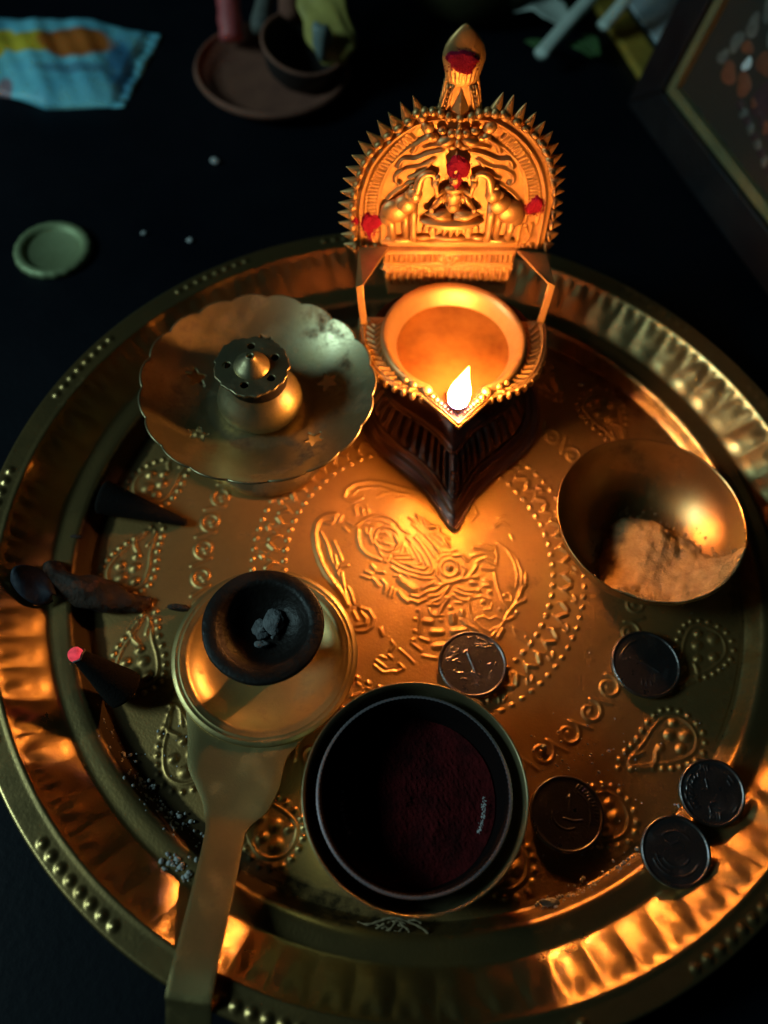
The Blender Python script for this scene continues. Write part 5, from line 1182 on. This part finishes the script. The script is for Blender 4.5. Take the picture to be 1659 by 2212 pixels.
petal('flower_stalk', [(8.6, 34.6, 1.0), (9.8, 36.2, 1.8), (10.6, 38.6, 2.6), (11.4, 41.5, 3.2)], [.40, .36, .36, .40], M['petal'], fl_, .32)
petal('petal', [(3.4, 35.6, 1.0), (4.6, 35.9, 1.3), (5.7, 35.3, 1.2), (6.6, 34.4, 1.0)], [.3, .95, 1.05, .25], M['petal'], fl_, .14)
petal('leaf', [(4.3, 33.6, .5), (4.9, 33.0, .7), (5.5, 32.3, .6)], [.15, .45, .2], M['leaf'], fl_, .1)
petal('leaf', [(6.6, 33.4, .6), (7.3, 33.0, .8), (8.1, 32.4, .6)], [.2, .5, .12], M['leaf'], fl_, .1)
petal('leaf', [(7.6, 34.6, .6), (8.0, 33.6, .8), (8.4, 32.6, .6)], [.15, .4, .12], M['leaf'], fl_, .1)
petal('leaf', [(5.2, 36.8, .6), (6.2, 36.6, .9), (7.2, 36.0, .8)], [.15, .5, .2], M['leaf'], fl_, .1)

# framed pictures: e1 runs along the bottom edge, e2 up the leaning face, e3 out of the face
def framed(name, corner, az, lean, W, Hh, border, depth, mats, label, inner=None):
    root = empty(name, corner); tag(root, label, 'picture frame')
    e1 = Vector((math.sin(az), -math.cos(az), 0)); nn = Vector((math.cos(az), math.sin(az), 0))
    e2 = nn*math.cos(lean)+Vector((0, 0, 1))*math.sin(lean); e3 = e1.cross(e2); 
    if e3.dot(Vector((-1, -1, 0))) < 0: e3 = -e3
    def P(a, b, c): q = e1*a+e2*b+e3*c; return tuple(q)
    def prism(nm, poly, c0, c1, mat, par=root, bv=.05):
        n_ = len(poly); V = [P(a, b, c0) for a, b in poly]+[P(a, b, c1) for a, b in poly]
        Fs = [tuple(range(n_)), tuple(range(n_, 2*n_))[::-1]]+[(i, i+n_, (i+1) % n_+n_, (i+1) % n_) for i in range(n_)]
        o = MB().add(V, Fs).build(nm, mat, par, smooth=False)
        if bv: bevel(o, bv)
        return o
    b = border
    for poly in ([(0, 0), (W, 0), (W-b, b), (b, b)], [(W, 0), (W, Hh), (W-b, Hh-b), (W-b, b)], [(W, Hh), (0, Hh), (b, Hh-b), (W-b, Hh-b)], [(0, Hh), (0, 0), (b, b), (b, Hh-b)]):
        prism('frame_side', poly, 0, depth, mats[0], root, .12)
    g0, g1 = b+.02, b+.02+mats[3]
    for poly in ([(g0, g0), (W-g0, g0), (W-g1, g1), (g1, g1)], [(W-g0, g0), (W-g0, Hh-g0), (W-g1, Hh-g1), (W-g1, g1)], [(W-g0, Hh-g0), (g0, Hh-g0), (g1, Hh-g1), (W-g1, Hh-g1)], [(g0, Hh-g0), (g0, g0), (g1, g1), (g1, Hh-g1)]):
        prism('gold_fillet', poly, 0, depth*.72, mats[1], root, .04)
    prism('picture_panel', [(g1, g1), (W-g1, g1), (W-g1, Hh-g1), (g1, Hh-g1)], 0, depth*.35, mats[2], root, 0)
    return root, P, prism, depth*.35
root, P, prism, dz = framed('framed_picture', (10.9, 30.0, TZ), R(23), R(79), 24, 20, 2.05, 1.0, (M['frame'], M['gold'], M['mat_green'], .52), 'dark wooden picture frame with thin gold line leaning at the right')
def blob2(nm, a, b, ra, rb, mat, h=.10, sd=0):
    rg = np.random.default_rng(sd); n_ = 22; ph = rg.uniform(0, 6.28, 3)
    V = [P(a, b, dz+h)]+[P(a+ra*f_*(1+.15*math.sin(2*t+ph[0])+.1*math.sin(3*t+ph[1]))*math.cos(t), b+rb*f_*(1+.15*math.sin(2*t+ph[0])+.1*math.sin(3*t+ph[1]))*math.sin(t), dz+(h*.8 if f_ < 1 else .004)) for f_ in (.6, 1.0) for t in np.linspace(0, 2*math.pi, n_, endpoint=False)]
    Fs = [(0, 1+i, 1+(i+1) % n_) for i in range(n_)]+[(1+i, 1+n_+i, 1+n_+(i+1) % n_, 1+(i+1) % n_) for i in range(n_)]
    return MB().add(V, Fs).build(nm, mat, root)
rgk = np.random.default_rng(3)
for k, (a, b, ra, rb, c) in enumerate([(5.0, 4.9, .62, .42, 'orange'), (6.2, 5.1, .55, .48, 'orange'), (6.7, 6.4, .6, .5, 'orange'), (5.2, 6.3, .4, .3, 'orange'), (4.1, 5.2, .35, .35, 'greyprint'), (4.4, 6.1, .42, .45, 'greyprint'), (4.8, 7.1, .42, .5, 'greyprint'), (5.2, 8.1, .5, .5, 'greyprint'), (6.25, 7.4, .4, .5, 'greyprint'), (5.7, 5.8, .28, .3, 'cloth'), (7.9, 5.4, .9, .8, 'maroon'), (8.8, 6.6, 1.1, .9, 'maroon'), (10.4, 5.2, 1.0, .9, 'maroon'), (7.5, 8.0, .9, .9, 'maroon')]):
    blob2('painted_shape', a, b, ra, rb, M[c], .05, k)
for k in range(13):
    blob2('painted_bead', 6.7+.45*k, 4.35-.11*k, .26, .24, M['greyprint'] if k % 2 else M['maroon'], .06, 30+k)
    blob2('painted_bead', 7.4+.47*k, 4.9-.10*k, .28, .26, M['maroon'] if k % 3 else M['orange'], .06, 60+k)
root, P, prism, dz = framed('gold_framed_picture', (11.1, 31.6, TZ), R(109), 0, 15, 17, 1.7, .5, (M['goldwarm'], M['gold'], M['teal'], .2), 'gold bordered dark green picture lying flat behind the dark frame')
o = prism('pale_cloth_shape', [(2.4, 1.75), (4.4, 2.2), (7.5, 12), (.8+1.3, 12)], dz, dz+.15, M['cloth'], root, .04)
for (x, y, s_, lb) in [(-11.8, 22.1, .28, 'single white grain on the black table left of the lamp arch'), (-12.0, 16.3, .17, 'small pale crumb on the table just behind the tray edge'), (-14.3, 16.5, .14, 'faint pale crumb on the table between lid and tray')]:
    chunk('rice_grain', (x, y, TZ+.1), (s_, s_*.8, s_*.5), int(s_*100), M['white'], 12, 8, .15, lb, 'grain')
